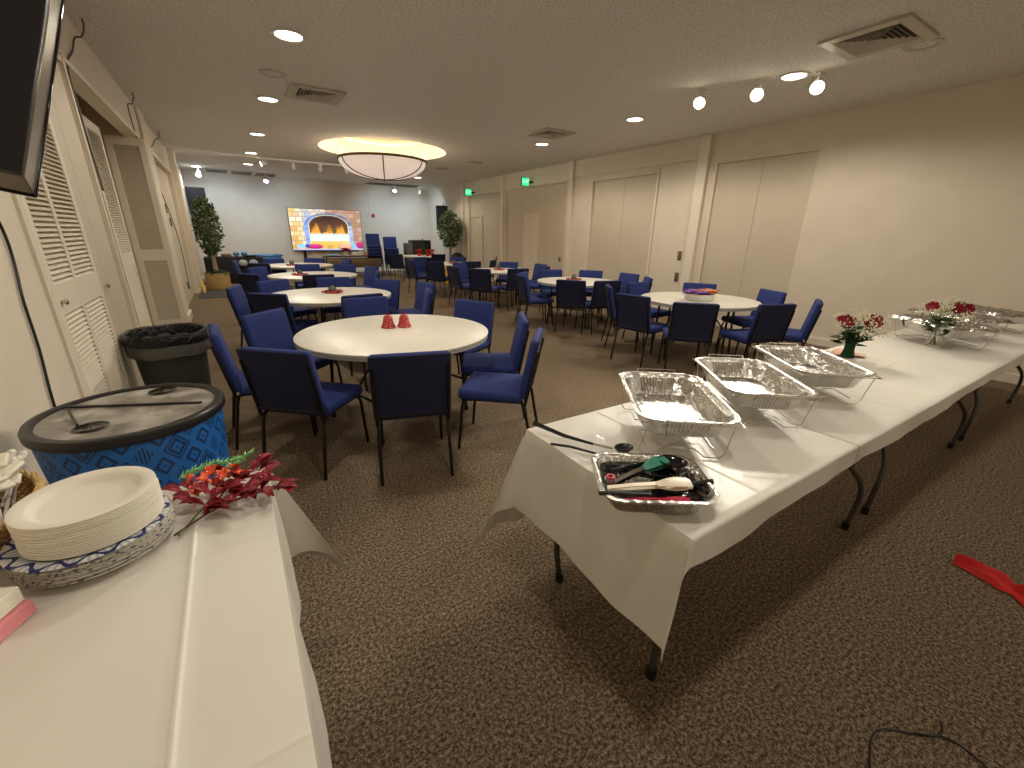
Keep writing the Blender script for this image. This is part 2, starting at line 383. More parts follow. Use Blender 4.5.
# --- left wall: louvred folding doors
def louver_leaf(Mx, wd, z0, z1, cols, parent):
    """leaf in local XZ plane (x along width, y thickness), transformed by Mx; rails and stiles one mesh, each louver panel its own"""
    T = .032; bm = BM(); zm = 1.12; st = .075
    xs = [0]+cols+[wd]
    edges = []
    step = wd/len([0]+cols)
    for k, xx in enumerate(xs):
        wst = st if k in (0, len(xs)-1) else .05
        cx = xx+wst/2 if k == 0 else (xx-wst/2 if k == len(xs)-1 else xx); edges.append((cx-wst/2, cx+wst/2))
        box(bm, (cx, 0, (z0+z1)/2), (wst, T, z1-z0), bev=.003, seg=1, mtx=Mx)
    for za, zb in ((z0, z0+.16), (zm-.07, zm+.09), (z1-.10, z1)): box(bm, (wd/2, 0, (za+zb)/2), (wd-.01, T*.96, zb-za), mtx=Mx)
    link('door_frame', bm, M['trim'], parent, smooth=False)
    for (a, b) in zip(edges, edges[1:]):
        for za, zb in ((z0+.16, zm-.07), (zm+.09, z1-.10)):
            bm = BM(); n = int((zb-za)/.027); w0 = b[0]-a[1]; cx = (a[1]+b[0])/2
            for i in range(n):
                zz = za+(i+.5)*(zb-za)/n
                S = Mx @ Matrix.Translation(Vector((cx, 0, zz))) @ Matrix.Rotation(R(46), 4, 'X')
                box(bm, (0, 0, 0), (w0, .040, .006), mtx=S)
            link('louver_panel', bm, M['door'], parent, smooth=False)
def knob(parent, p, ax=(1, 0, 0)):
    bm = BM(); A = Vector(ax); P = Vector(p)
    tube(bm, [P, P+A*.008, P+A*.010, P+A*.020, P+A*.027], [.008, .008, .015, .018, .009], 12); link('door_knob', bm, M['steel'], parent, label='small round metal knob')
def Ymat(x, y, ang=PI/2): return Matrix.Translation(Vector((x, y, 0))) @ Matrix.Rotation(ang, 4, 'Z')
d9 = thing('door_9', None, None); d9['kind'] = 'structure'
louver_leaf(Ymat(XL-.005, 3.21), 1.02, .02, 2.65, [.47], d9)
knob(d9, (XL+.012, 3.30, 1.12)); 
d10 = thing('door_10', None, None); d10['kind'] = 'structure'
bm = BM(); box(bm, (XL-.02, 4.37, 1.33), (.03, .26, 2.64), bev=.003, seg=1); box(bm, (XL-.02, 4.74, 1.33), (.03, .47, 2.64), bev=.003, seg=1); link('door_leaf', bm, M['door'], d10, smooth=False)
knob(d10, (XL-.005, 4.42, 1.09))
d11 = thing('door_11', None, None); d11['kind'] = 'structure'
louver_leaf(Ymat(-1.09, 6.70), .80, .02, 2.62, [], d11)
d12 = thing('door_12', None, None); d12['kind'] = 'structure'
louver_leaf(Ymat(-1.17, 8.30, 0), .42, .02, 2.66, [], d12)
d13 = thing('door_13', None, None); d13['kind'] = 'structure'
bm = BM(); box(bm, (XL-.09, 11.4, 1.33), (.03, 3.3, 2.66)); link('door_leaf', bm, M['door'], d13, smooth=False)
bm = BM()      # frames round the left openings
for a, b, z1 in ((5.02, 8.89, 2.72), (9.72, 13.10, 2.69)):
    for yy in (a, b): box(bm, (XL-.055, yy, z1/2), (.15, .05, z1))
    box(bm, (XL-.055, (a+b)/2, z1-.01), (.15, b-a, .04))
box(bm, (XL, 3.17, 1.34), (.03, .04, 2.68)); box(bm, (XL, 4.08, 2.68), (.03, 1.84, .04))
struct('trim_4', bm, M['trim'], smooth=False)
bm = BM(); box(bm, (XL+.02, 9.3, CEIL/2), (.04, .62, CEIL-.01), bev=.01, seg=1); struct('trim_5', bm, M['wall'], smooth=False)
bm = BM(); box(bm, (XL+.06, 13.45, CEIL/2), (.12, .55, CEIL-.01), bev=.01, seg=1); struct('trim_6', bm, M['wall'], smooth=False)
bm = BM(); box(bm, (XL+.055, 9.3, .06), (.03, .66, .12)); box(bm, (XL+.03, 8.98, .06), (.08, .03, .12)); box(bm, (XL+.13, 13.45, .06), (.03, .6, .12)); struct('trim_7', bm, M['skirting'], smooth=False)

# hanging wires on the left wall
for i, (y, yb) in enumerate(((5.72, 5.15), (8.17, 8.35), (10.88, 9.6))):
    bm = BM(); x = XL+.10
    pts = [(x, y, CEIL), (x, y, CEIL-.06), (x-.03, y-.02, CEIL-.14), (x-.075, y-.03, CEIL-.16), (XL+.012, (y*2+yb)/3, CEIL-.30), (XL+.012, yb, CEIL-.52), (XL+.012, yb, CEIL-.9)]
    if i == 0: pts += [(XL+.012, 5.2, 1.8)]
    if i == 2: pts += [(XL+.12, 9.6, 1.4), (XL+.12, 9.6, .6)]
    tube(bm, sm(pts), .007, 6)
    link('hanging_wire', bm, M['greybox'], None, label=('thin grey wire hooked from the ceiling nearest the black television', 'thin wire hanging over the open louvred door', 'thin wire hanging past the far door opening on the left wall')[i], cat='wire', group='wires on the left wall')
bm = BM(); box(bm, (XL+.115, 9.52, .56), (.03, .08, .12), bev=.006)
link('wall_outlet', bm, M['greybox'], None, label='small grey outlet box low on the left wall pier', cat='outlet')
for yy, zz, hh, lab in ((11.0, 1.86, .16, 'upper dark plate on the left wall door past the open closet'), (11.3, 1.62, .16, 'lower dark plate on the left wall door past the open closet')):
    bm = BM(); box(bm, (XL-.065, yy, zz), (.02, .10, hh), bev=.004); link('wall_plate', bm, M['plaque'], None, label=lab, cat='wall plate')

# ================================================================== CEILING FIXTURES
def downlight(loc, cool=False, label='', on=1.0):
    t = thing('ceiling_light', label, 'ceiling light', (loc[0], loc[1], CEIL), group='recessed ceiling lights')
    bm = BM(); lathe(bm, [(.118, 0), (.148, -.003), (.152, -.010), (.120, -.012), (.112, -.004)], 28, closed=True); link('trim_ring', bm, M['white'], t)
    bm = BM(); lathe(bm, [(0, -.003), (.112, -.003), (.112, -.006), (0, -.006)], 28); link('lens', bm, M['lampcool'] if cool else M['lamp'], t)
    light('SPOT', t, (0, 0, -.03), DOWN_W*(.8 if cool else 1)*on, (.75, .86, 1) if cool else WARM, .10, R(162), .4)
    return t
pos = ['nearest the bottom of the left row above the round tables', 'second from the camera in the left row', 'third from the camera in the left row', 'fourth from the camera in the left row', 'farthest in the left row beside the track lamps']
for (x, y), s in zip([(.77, 5.05), (.77, 7.44), (.78, 10.11), (.78, 12.55), (.80, 14.7)], pos): downlight((x, y), label='lit round recessed ceiling light, '+s)
for (x, y), s in zip([(5.47, 2.97), (5.49, 5.24), (5.49, 7.61), (5.5, 14.4)], ['beside the three bright spotlights', 'left of the three bright spotlights', 'just past the middle square vent', 'far off behind the glass bowl lamp']): downlight((x, y), label='lit round recessed ceiling light, right row, '+s, on=1.3)
downlight((-.42, 16.2), True, 'bluish round ceiling light in the far left corner')
for (x, y), s in zip([(.77, 2.72), (.77, .40), (3.13, .40), (5.47, .62), (.77, -1.9), (3.13, -1.9), (5.47, -1.9)], ('above the drinks cooler', 'above the plate table', 'above the middle of the buffet', 'above the wall end of the buffet', 'behind the camera on the left', 'behind the camera in the middle', 'behind the camera by the right wall')):
    downlight((x, y), label='lit round recessed ceiling light, out of view '+s, on=.68 if 'cooler' in s else (.60 if x < 4 and y > 0 else .36))

def square_vent(c, s, label):
    t = thing('ceiling_vent', label, 'ceiling vent', (c[0], c[1], CEIL), group='square ceiling vents')
    bm = BM(); h = s/2
    for dx, dy, sx, sy in ((0, -h+.045, s, .09), (0, h-.045, s, .09), (-h+.045, 0, .09, s-.18), (h-.045, 0, .09, s-.18)): box(bm, (dx, dy, -.012), (sx, sy, .024), bev=.004, seg=1)
    link('frame', bm, M['vent'], t, smooth=False)
    bm = BM(); box(bm, (0, 0, -.002), (s-.16, s-.16, .004)); link('dark_backing', bm, M['grille'], t, smooth=False)
    bm = BM(); q = (s-.2)/2; n = 6
    for i in range(n):       # four-way angled blades
        o = q*(1-i/n); th = .010
        for a in range(4):
            Mx = Matrix.Rotation(a*PI/2, 4, 'Z') @ Matrix.Translation(Vector((0, -o, -.014))) @ Matrix.Rotation(R(40), 4, 'X')
            box(bm, (0, 0, 0), (2*o, .026, .003), mtx=Mx)
    link('blades', bm, M['vent'], t, smooth=False)
square_vent((1.27, 6.8), .64, 'square slatted ceiling vent left of the glass bowl lamp')
square_vent((5.06, 6.75), .62, 'square slatted ceiling vent in the middle of the ceiling on the right')
square_vent((5.07, 2.1), .66, 'large square slatted ceiling vent at the top right near the camera')
for c, lab in (((.73, 6.26), 'pale round ceiling speaker near the left square vent'), ((5.55, 1.92), 'pale round ceiling speaker beside the top right square vent')):
    t = thing('ceiling_speaker', lab, 'ceiling speaker', (c[0], c[1], CEIL)); bm = BM(); lathe(bm, [(.09, 0), (.14, -.002), (.14, -.008), (.09, -.010)], 28, closed=True); link('ring', bm, M['vent'], t)
    bm = BM(); lathe(bm, [(0, -.004), (.09, -.004), (.09, -.006), (0, -.006)], 28); link('grille', bm, M['ceiling'], t)
for x, y, lab in ((5.5, 10.4, 'small flat ceiling vent right of the glass bowl lamp'), (5.3, 12.0, 'small flat ceiling vent farthest right behind the glass bowl lamp')):
    bm = BM(); box(bm, (x, y, CEIL-.008), (.34, .18, .016), bev=.004, seg=1); link('small_ceiling_vent', bm, M['vent'], None, smooth=False, label=lab, cat='ceiling vent')
for x, sx, y, lab in ((5.55, 1.9, 17.25, 'long dark ceiling grille over the stacked chairs'), (.05, .55, 17.05, 'grey ceiling grille in the far left corner, first of three'), (.70, .55, 17.1, 'grey ceiling grille in the far left, middle of three'), (1.35, .55, 17.15, 'grey ceiling grille in the far left, rightmost of three')):
    t = thing('ceiling_grille', lab, 'ceiling grille', (x, y-.12, CEIL), group='ceiling grilles by the end wall'); bm = BM()
    box(bm, (0, 0, -.008), (sx, .8, .016)); link('panel', bm, M['grille'] if sx > 1 else M['greybox'], t, smooth=False)
    bm = BM()
    for s in (-1, 1): box(bm, (0, s*.40, -.012), (sx+.03, .03, .024)); box(bm, (s*sx/2, 0, -.012), (.03, .8, .024))
    link('frame', bm, M['vent'], t, smooth=False)

# glass bowl lamp
t = thing('bowl_chandelier', 'large round glowing glass bowl lamp hanging in a lit round ceiling opening', 'chandelier', (3.08, 10.05, 0))
RB, ZR, ZB = .90, 2.94, 2.58
prof = []
for i in range(15):
    a = i/14; prof.append((RB*math.sin(a*PI/2)**.92, ZB+(ZR-ZB)*(1-math.cos(a*PI/2))**1.0))
bm = BM(); lathe(bm, prof, 64); link('glass_bowl', bm, M['bowl'], t)
bm = BM(); lathe(bm, [(RB-.01, ZR-.025), (RB+.022, ZR-.02), (RB+.022, ZR+.02), (RB-.01, ZR+.02)], 64, closed=True); link('rim_band', bm, M['brass'], t)
for k in range(6):
    a = k*PI/3+R(13); bm = BM(); tube(bm, [((r+.006)*math.cos(a), (r+.006)*math.sin(a), z-.006) for r, z in prof], .012, 6); link('rib', bm, M['brass'], t)
bm = BM(); lathe(bm, [(0, ZB-.04), (.02, ZB-.035), (.03, ZB-.01), (.0, ZB)], 16); link('finial', bm, M['brass'], t)
bm = BM()
lathe(bm, [(.86, CEIL+.18), (.92, CEIL+.18), (.92, CEIL+.24), (.86, CEIL+.24)], 48, closed=True); link('inner_ring', bm, mat('gilt_ring', (.75, .52, .2), .5), t)
bm = BM()
for k in range(18):
    a = k*2*PI/18; q = .0+.05*math.sin(k*5)
    tube(bm, [(RB*math.cos(a), RB*math.sin(a), ZR), (.89*math.cos(a+q*.3), .89*math.sin(a+q*.3), CEIL+.42)], .0035, 5)
link('suspension_wires', bm, M['wire'], t)
for k in range(6):
    a = k*PI/3; light('POINT', t, (.55*math.cos(a), .55*math.sin(a), CEIL-.02), 12, (1, .94, .80), .08)

# track with heads on the ceiling, far left
def track_head(loc, direction, label, col, energy, ms, stem=.10, lit=True, group=None, r=.055):
    t = thing('spotlight', label, 'spotlight', loc, group=group)
    d = Vector(direction).normalized()
    bm = BM(); tube(bm, [(0, 0, 0), (0, 0, -stem)], .010, 8); box(bm, (0, 0, -.008), (.10, .05, .016), bev=.003); link('stem', bm, M['white'], t)
    base = Vector((0, 0, -stem)); bm = BM()
    tube(bm, [base-d*.07, base-d*.06, base+d*.02, base+d*.06], [r*.5, r*.78, r*.9, r*1.1], 16); link('housing', bm, M['white'], t)
    q = d.to_track_quat('Z', 'Y').to_matrix().to_4x4(); bm = BM()
    lathe(bm, [(0, .0), (r, 0), (r*.9, .008), (0, .012)], 20)
    for v in bm.verts: v.co = (Matrix.Translation(base+d*.061) @ q) @ v.co
    link('bulb_face', bm, ms, t)
    if lit: light('SPOT', t, base+d*.09, energy, col, .05, R(75), .8, d)
    return t
bm = BM(); box(bm, (2.0, 13.12, CEIL-.018), (2.3, .036, .036)); link('lamp_track', bm, M['white'], None, smooth=False, label='white track rail with four lamp heads on the far ceiling', cat='track rail')
for (x, dr, s) in ((1.05, (-.9, .1, -.25), 'leftmost'), (1.70, (0, .3, -1), 'second from the left'), (2.35, (0, .3, -1), 'third from the left'), (3.0, (.3, .1, -.8), 'rightmost, white clamp lamp')):
    th = track_head((x, 13.12, CEIL-.036), dr, 'track lamp head on the far rail, '+s, WARM, 25, M['bulb'] if s == 'leftmost' else M['vent'], lit=(s == 'leftmost'), group='track heads')
for x, y, s, on in ((-.40, 16.3, 'leftmost', 1), (1.34, 16.75, 'second from the left', 1), (5.6, 17.1, 'above the chair stacks', 1), (6.6, 17.15, 'unlit, in the far right corner', 0)):
    track_head((x, y, CEIL), (-.22, -.5, -.62) if on else (0, .6, -.8), 'spotlight by the end wall, '+s, (.72, .85, 1), 30, M['lampcool'] if on else M['black'], .18, bool(False), group='end wall spotlights', r=.065)
for x, y, s in ((5.08, 3.82, 'leftmost'), (5.32, 3.26, 'middle'), (5.58, 2.76, 'rightmost')):
    track_head((x, y, CEIL), (-.76, -.38, -.54), 'bright warm ceiling spotlight, %s of the row of three' % s, WARM, 120, M['bulb'], .12, True, group='three bright spotlights', r=.062)
# wash of the end-wall lamps (their cool cones)
def wash(t, p, d, e): return light('SPOT', None, p, e, (.62, .80, 1), .12, R(125), 1.0, d, name='end_wall_lamp')
for p, d, e in (((.25, 15.9, 2.93), (-.05, .8, -.7), 62), ((1.9, 16.1, 2.93), (.1, .8, -.7), 40), ((5.3, 16.1, 2.93), (.1, .8, -.75), 92), ((6.2, 16.4, 3.0), (.45, .6, -.7), 60)): wash(None, p, d, e)

# exit signs
def exit_sign(y, z, label):
    t = thing('exit_sign', label, 'exit sign', (XR-.25, y, z), group='exit signs')
    bm = BM(); box(bm, (0, 0, 0), (.24, .05, .22), bev=.005); link('housing', bm, M['greybox'], t)
    bm = BM(); box(bm, (0, -.027, 0), (.215, .006, .19)); link('face', bm, M['green'], t, smooth=False)
    tx = bpy.data.curves.new('exit_letters', 'FONT'); tx.body = 'EXIT'; tx.size = .10; tx.align_x = 'CENTER'; tx.align_y = 'CENTER'; tx.extrude = .002
    o = bpy.data.objects.new('exit_letters', tx); C.objects.link(o)
    dg = bpy.context.evaluated_depsgraph_get(); me = bpy.data.meshes.new_from_object(o.evaluated_get(dg)); bpy.data.objects.remove(o)
    me.materials.clear(); me.materials.append(M['greenlit'])
    o = bpy.data.objects.new('exit_letters', me); C.objects.link(o); o.parent = t; o.location = (0, -.032, 0); o.rotation_euler = (R(90), 0, 0)
    bm = BM(); box(bm, (.18, 0, 0), (.13, .05, .05)); link('bracket', bm, M['blackmetal'], t, smooth=False)
exit_sign(10.5, 2.85, 'green lit exit sign, nearer of the two on the right wall')
exit_sign(13.9, 2.80, 'green lit exit sign, farther of the two on the right wall')

# fire alarm and thermostat on end wall
bm = BM(); box(bm, (4.93, 17.86, 2.1), (.10, .05, .12), bev=.006); link('fire_alarm', bm, M['redcloth'], None, label='small red and white fire alarm on the end wall', cat='fire alarm')
bm = BM(); tube(bm, [(4.80, 17.84, CEIL-.02), (4.80, 17.84, 2.16)], .006, 6); link('conduit', bm, M['trim'], None, label='thin vertical conduit above the fire alarm', cat='conduit')
bm = BM(); box(bm, (4.28, 17.82, .32), (.13, .02, .2), bev=.004); link('wall_outlet', bm, M['greybox'], None, label='grey outlet low on the end wall right of the chair stacks', cat='outlet').location = (1.2, .06, 0)

# ================================================================== CHAIRS
def make_chair(label, group):
    t = thing('banquet_chair', label, 'chair', group=group)
    W = .47
    bm = BM(); box(bm, (0, .015, .435), (W, .46, .075), bev=.028, seg=3); link('seat', bm, M['blue'], t)
    tilt = R(11); Mx = Matrix.Translation(Vector((0, -.215, .43))) @ Matrix.Rotation(tilt, 4, 'X')
    bm = BM(); box(bm, (0, 0, .215), (W, .055, .43), bev=.024, seg=3, mtx=Mx)
    for v in bm.verts:      # slight wrap of the back
        v.co.y += .10*(v.co.x**2)*1.2
    link('backrest', bm, M['blue'], t)
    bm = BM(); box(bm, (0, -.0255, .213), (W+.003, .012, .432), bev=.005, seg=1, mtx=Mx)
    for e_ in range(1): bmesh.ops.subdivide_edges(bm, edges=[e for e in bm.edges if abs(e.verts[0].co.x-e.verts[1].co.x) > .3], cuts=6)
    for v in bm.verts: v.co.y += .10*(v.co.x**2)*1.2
    link('back_rear', bm, M['bluedark'], t, label='dark navy rear of the backrest')
    bm = BM()
    for s in (-1, 1):
        pts = [Mx @ Vector((s*(W/2-.015), -.030, z)) for z in (.36, .0, -.04)]
        tube(bm, pts, .011, 8)
    tube(bm, [Mx @ Vector((-W/2+.02, -.025, .02)), Mx @ Vector((W/2-.02, -.025, .02))], .010, 8)
    link('back_frame', bm, M['chairleg'], t)
    for s in (-1, 1):
        bm = BM(); tube(bm, [(s*.21, -.16, .40), (s*.212, -.215, .40), (s*.215, -.235, .36), (s*.222, -.30, .004)], .0115, 8); link('leg', bm, M['chairleg'], t)
        bm = BM(); tube(bm, [(s*.21, .14, .40), (s*.212, .19, .395), (s*.215, .215, .35), (s*.222, .245, .004)], .0115, 8); link('leg', bm, M['chairleg'], t)
    bm = BM()
    for s in (-1, 1): tube(bm, [(s*.205, -.17, .398), (s*.205, .17, .398)], .011, 8)
    tube(bm, [(-.205, -.12, .395), (.205, -.12, .395)], .009, 8); tube(bm, [(-.205, .13, .395), (.205, .13, .395)], .009, 8)
    link('seat_frame', bm, M['chairleg'], t)
    return t
TOPOFF = .305      # seat centre to top edge of the back
TB = {'T1': 'front table with red bells', 'T2': 'second left round table', 'T3': 'third left round table', 'T4': 'farthest left round table',
      'R1': 'round table with foil bowl', 'R2': 'second right round table', 'R3': 'third right round table', 'R4': 'farthest right round table'}
chairs = [
 ('T1', .78, 2.31, 74, 'back to the camera, nearest to the camera at'), ('T1', .11, 2.77, 47, 'seen from behind on the near left of'), ('T1', -.21, 3.60, 2, 'next to the grey trash can, left of'),
 ('T1', .14, 4.20, -45, 'facing the camera, far left of'), ('T1', 1.13, 4.70, -88, 'facing the camera, behind the bells at'), ('T1', 2.08, 3.98, -151, 'facing the camera, far right of'),
 ('T1', 2.04, 2.98, 151, 'turned sideways behind another, right of'), ('T1', 1.755, 2.375, 139, 'nearest the long buffet table, near right of'),
 ('T2', 1.16, 4.90, 100, 'with its dark back to the camera, near side of'), ('T2', .25, 5.42, 50, 'with its dark back to the camera, near left of'), ('T2', -.05, 6.30, -15, 'pulled out farthest left at'),
 ('T2', .42, 6.89, -58, 'facing the camera, far left of'), ('T2', 1.25, 7.02, -95, 'facing the camera, far side of'), ('T2', 1.89, 6.42, -148, 'facing the camera, far right of'), ('T2', 2.27, 5.80, -174, 'pulled out on the right of'), ('T2', 2.00, 5.02, 163, 'turned sideways, near right of'),
 ('T3', 1.12, 7.50, 85, 'with its dark back to the camera, near side of'), ('T3', .17, 8.02, 36, 'with its dark back to the camera, near left of'), ('T3', .35, 9.42, -42, 'facing the camera, far left of'), ('T3', 1.30, 9.98, -98, 'facing the camera, far side of'),
 ('T3', 2.36, 8.95, -165, 'facing the camera, far right of'), ('T3', 2.16, 7.80, 166, 'turned sideways, near right of'), ('T3', 2.0, 9.72, -130, 'facing the camera, pushed in far right of'),
 ('T4', .45, 10.45, 48, 'with its dark back to the camera, near left of'), ('T4', .02, 11.45, -5, 'farthest left at'), ('T4', 2.13, 10.42, 166, 'turned sideways, near right of'), ('T4', .85, 12.15, -75, 'facing the camera, far left of'),
 ('T4', 1.75, 12.10, -112, 'facing the camera, far right of'), ('T4', 2.45, 11.6, -170, 'pulled out on the right of'),
 ('R1', 4.42, 4.42, -38, 'turned sideways, far left of'), ('R1', 3.97, 3.55, 8, 'with its dark back to the camera, left of'), ('R1', 4.11, 2.78, 46, 'wide dark back to the camera, near left of'), ('R1', 5.20, 4.58, -86, 'facing the camera, far side of'),
 ('R1', 6.00, 4.05, -148, 'against the pale doors, far right of'), ('R1', 6.14, 3.02, 155, 'nearest the right wall at'), ('R1', 4.88, 2.32, 72, 'tilted dark back to the camera, near side of'), ('R1', 5.60, 2.22, 116, 'seen from the side, nearest the flower vases at'),
 ('R2', 4.10, 6.18, -14, 'farthest left at'), ('R2', 4.40, 5.20, 36, 'square dark back to the camera, near left of'), ('R2', 4.90, 4.90, 78, 'with its dark back to the camera, near side of'), ('R2', 4.50, 6.72, -52, 'facing the camera, far left of'),
 ('R2', 5.40, 7.02, -104, 'facing the camera, far side of'), ('R2', 6.05, 6.55, -145, 'facing the camera, far right of'), ('R2', 6.30, 5.75, 178, 'nearest the right wall at'), ('R2', 6.02, 5.05, 142, 'turned sideways, near right of'),
 ('R3', 4.89, 7.44, 82, 'with its dark back to the camera, near side of'), ('R3', 4.10, 7.65, 40, 'with its dark back to the camera, near left of'), ('R3', 3.88, 8.42, 5, 'farthest left at'), ('R3', 5.75, 7.62, 128, 'with its back to the camera, near right of'),
 ('R3', 6.2, 8.45, 178, 'nearest the right wall at'), ('R3', 5.85, 9.35, -132, 'facing the camera, far right of'), ('R3', 4.55, 9.50, -64, 'facing the camera, far left of'),
 ('R4', 4.1, 9.92, 46, 'with its dark back to the camera, near left of'), ('R4', 3.78, 10.75, 4, 'farthest left at'), ('R4', 5.02, 9.72, 88, 'with its dark back to the camera, near side of'), ('R4', 5.85, 10.1, 135, 'with its back to the camera, near right of'),
 ('R4', 4.45, 11.85, -66, 'facing the camera, far left of'), ('R4', 5.6, 11.75, -122, 'facing the camera, far right of'),
]
proto = None
def place_chair(x, y, deg, z, label, group):
    global proto
    if proto is None:
        proto = make_chair(label, group); o = proto; o.location = (x, y, z); o.rotation_euler = (0, 0, R(deg-90)); return o
    return dup(proto, (x, y, z), R(deg-90), label, group)
for tb, x, y, a, s in chairs:
    place_chair(x+TOPOFF*math.cos(R(a)), y+TOPOFF*math.sin(R(a)), a, 0, 'navy chair, %s %s' % (s, TB[tb]), 'chairs round the tables')
ordn = ['bottom', 'second from the bottom', 'third from the bottom', 'fourth from the bottom', 'fifth from the bottom', 'sixth from the bottom', 'seventh from the bottom']
for (sx, sy, n, w_) in ((4.42, 16.15, 7, 'taller left'), (5.02, 16.1, 6, 'shorter right')):
    for k in range(n):
        top = k == n-1
        place_chair(sx-.012*k, sy-.02*k, -100, .097*k, 'navy chair in %s stack, %s' % (w_, 'topmost with its blue back showing' if top else ordn[k]), 'stacked chairs')
# chairs far off at the party table
for x, y, a, s in ((4.55, 14.0, 55, 'turned sideways, left of the white table with poinsettias'), (5.7, 13.7, 88, 'back to the camera, before the white table with poinsettias')):
    place_chair(x, y, a, 0, 'navy chair, '+s, 'chairs round the tables')

# ================================================================== ROUND TABLES
def round_table(x, y, r, label, rz=0.3):
    t = thing('round_table', label, 'table', (x, y, 0), rz, group='round folding tables')
    bm = BM(); lathe(bm, [(0, .742), (r-.006, .742), (r, .738), (r, .728), (r-.004, .722), (0, .722)], 72); link('tabletop', bm, M['laminate'], t)
    bm = BM(); lathe(bm, [(r-.004, .722), (r-.004, .698), (r-.030, .694), (r-.030, .722)], 72, closed=True); link('edge_band', bm, M['edge'], t)
    for s in (-1, 1):
        for q in (-1, 1):
            bm = BM(); tube(bm, [(s*.42, q*.30, .70), (s*.42, q*.34, .40), (s*.44, q*.36, .02)], .014, 8); tube(bm, [(s*.44, q*.36, .0), (s*.44, q*.36, .03)], .02, 8); link('leg', bm, M['blackmetal'], t)
    bm = BM()
    for s in (-1, 1):
        tube(bm, [(s*.42, -.33, .30), (s*.42, .33, .30)], .011, 8); tube(bm, [(s*.42, 0, .30), (s*.10, 0, .69)], .009, 8)
        tube(bm, [(s*.42, -.30, .69), (s*.42, .30, .69)], .013, 8)
    link('leg_braces', bm, M['blackmetal'], t)
    return t
round_table(1.05, 3.43, .765, 'white round folding table with two red bells, front left')
round_table(1.00, 5.93, .755, 'white round folding table, second from the camera on the left', 1.0)
round_table(1.23, 8.75, .755, 'white round folding table, third from the camera on the left', .2)
round_table(1.30, 11.4, .755, 'white round folding table, fourth and farthest on the left', .6)
round_table(5.16, 3.47, .74, 'white round folding table with a foil party bowl, nearest on the right', 2.0)
round_table(5.16, 5.92, .72, 'white round folding table, second on the right', .5)
round_table(5.04, 8.48, .68, 'white round folding table, third on the right', .9)
round_table(4.95, 10.8, .66, 'white round folding table, fourth on the right', .1)
round_table(5.62, 14.75, .68, 'white round table with poinsettias near the far right corner', .1)

# centrepieces
def bell(x, y, label):
    t = thing('christmas_bell', label, 'bell ornament', (x, y, .742), group='red bells')
    bm = BM(); lathe(bm, [(.0, .0), (.058, 0), (.062, .006), (.052, .025), (.043, .05), (.040, .075), (.034, .095), (.018, .108), (0, .110)], 24); link('bell_body', bm, M['bell'], t)
    bm = BM(); ball(bm, (0, 0, .118), .011); link('bell_top', bm, M['glitter'], t)
bell(1.035, 3.58, 'red glitter bell ornament on the front table, left of the pair')
bell(1.165, 3.55, 'red glitter bell ornament on the front table, right of the pair')
def centrepiece(x, y, label, seed):
    rnd = random.Random(seed)
    t = thing('table_centrepiece', label, 'centrepiece', (x, y, .742), group='small red table centrepieces')
    bm = BM()
    for k in range(22):
        a = rnd.uniform(0, 2*PI); r = rnd.uniform(.06, .13); ball(bm, (r*math.cos(a), r*math.sin(a), .014+rnd.uniform(0, .012)), rnd.uniform(.011, .018), 8)
    tube(bm, [(.095*math.cos(k*PI/9), .095*math.sin(k*PI/9), .008) for k in range(18)], .010, 6, closed=True)
    link('berries', bm, M['bell'], t)
    bm = BM()
    for k in range(16):
        a = rnd.uniform(0, 2*PI); r = rnd.uniform(.06, .15); c = Vector((r*math.cos(a), r*math.sin(a), .02)); d = Vector((math.cos(a+.6), math.sin(a+.6), .3))*.03; s = Vector((-math.sin(a+.6), math.cos(a+.6), 0))*.012
        quad(bm, [c-d, c+s, c+d, c-s])
    link('sprigs', bm, M['bell'], t)
    bm = BM(); lathe(bm, [(0, 0), (.035, 0), (.05, .03), (.048, .06), (.03, .075), (.022, .09), (0, .095)], 16); link('jar', bm, M['greybox'], t)
    bm = BM(); tube(bm, [(-.045, 0, .06), (-.03, 0, .10), (.03, 0, .10), (.045, 0, .06)], .006, 6); link('jar_handle', bm, M['blackmetal'], t)
for x, y, l, s in ((1.05, 6.05, 'red berry and jar centrepiece on the second left table', 1), (1.0, 8.75, 'red berry and jar centrepiece on the third left table', 2), (1.15, 11.3, 'brown and yellow centrepiece on the fourth left table', 3),
                   (5.18, 6.05, 'red ribbon centrepiece on the second right table', 4), (5.05, 8.5, 'red centrepiece on the third right table', 5), (5.0, 10.8, 'red centrepiece on the fourth right table', 6)): centrepiece(x, y, l, s)
# foil party bowl
t = thing('party_bowl', 'white bowl heaped with purple and orange foil on the nearest right-hand round table', 'bowl', (5.06, 3.40, .742))
bm = BM(); lathe(bm, [(0, 0), (.15, 0), (.165, .02), (.17, .065), (.155, .065), (.14, .02), (0, .015)], 32); link('bowl', bm, M['white'], t)
for nm, mm, sx, seed in (('purple_wrapping', 'purplefoil', -.09, 3), ('orange_wrapping', 'orangefoil', .10, 5)):
    rnd = random.Random(seed); bm = BM()
    for k in range(18):
        c = Vector((sx+rnd.uniform(-.11, .11), rnd.uniform(-.10, .10), .075+rnd.uniform(0, .02))); a = rnd.uniform(0, PI)
        box(bm, c, (.11, .075, .010), rz=a, bev=.003, seg=1)
    link(nm, bm, M[mm], t)
t.scale = (1.12, 1.12, 1.3); bm = BM(); ball(bm, (.26, .05, .03), .05, 10, (1.6, .7, .12)); ball(bm, (-.24, .02, .07), .05, 10, (1.2, .6, .12)); link('foil_ribbon', bm, M['foil'], t)
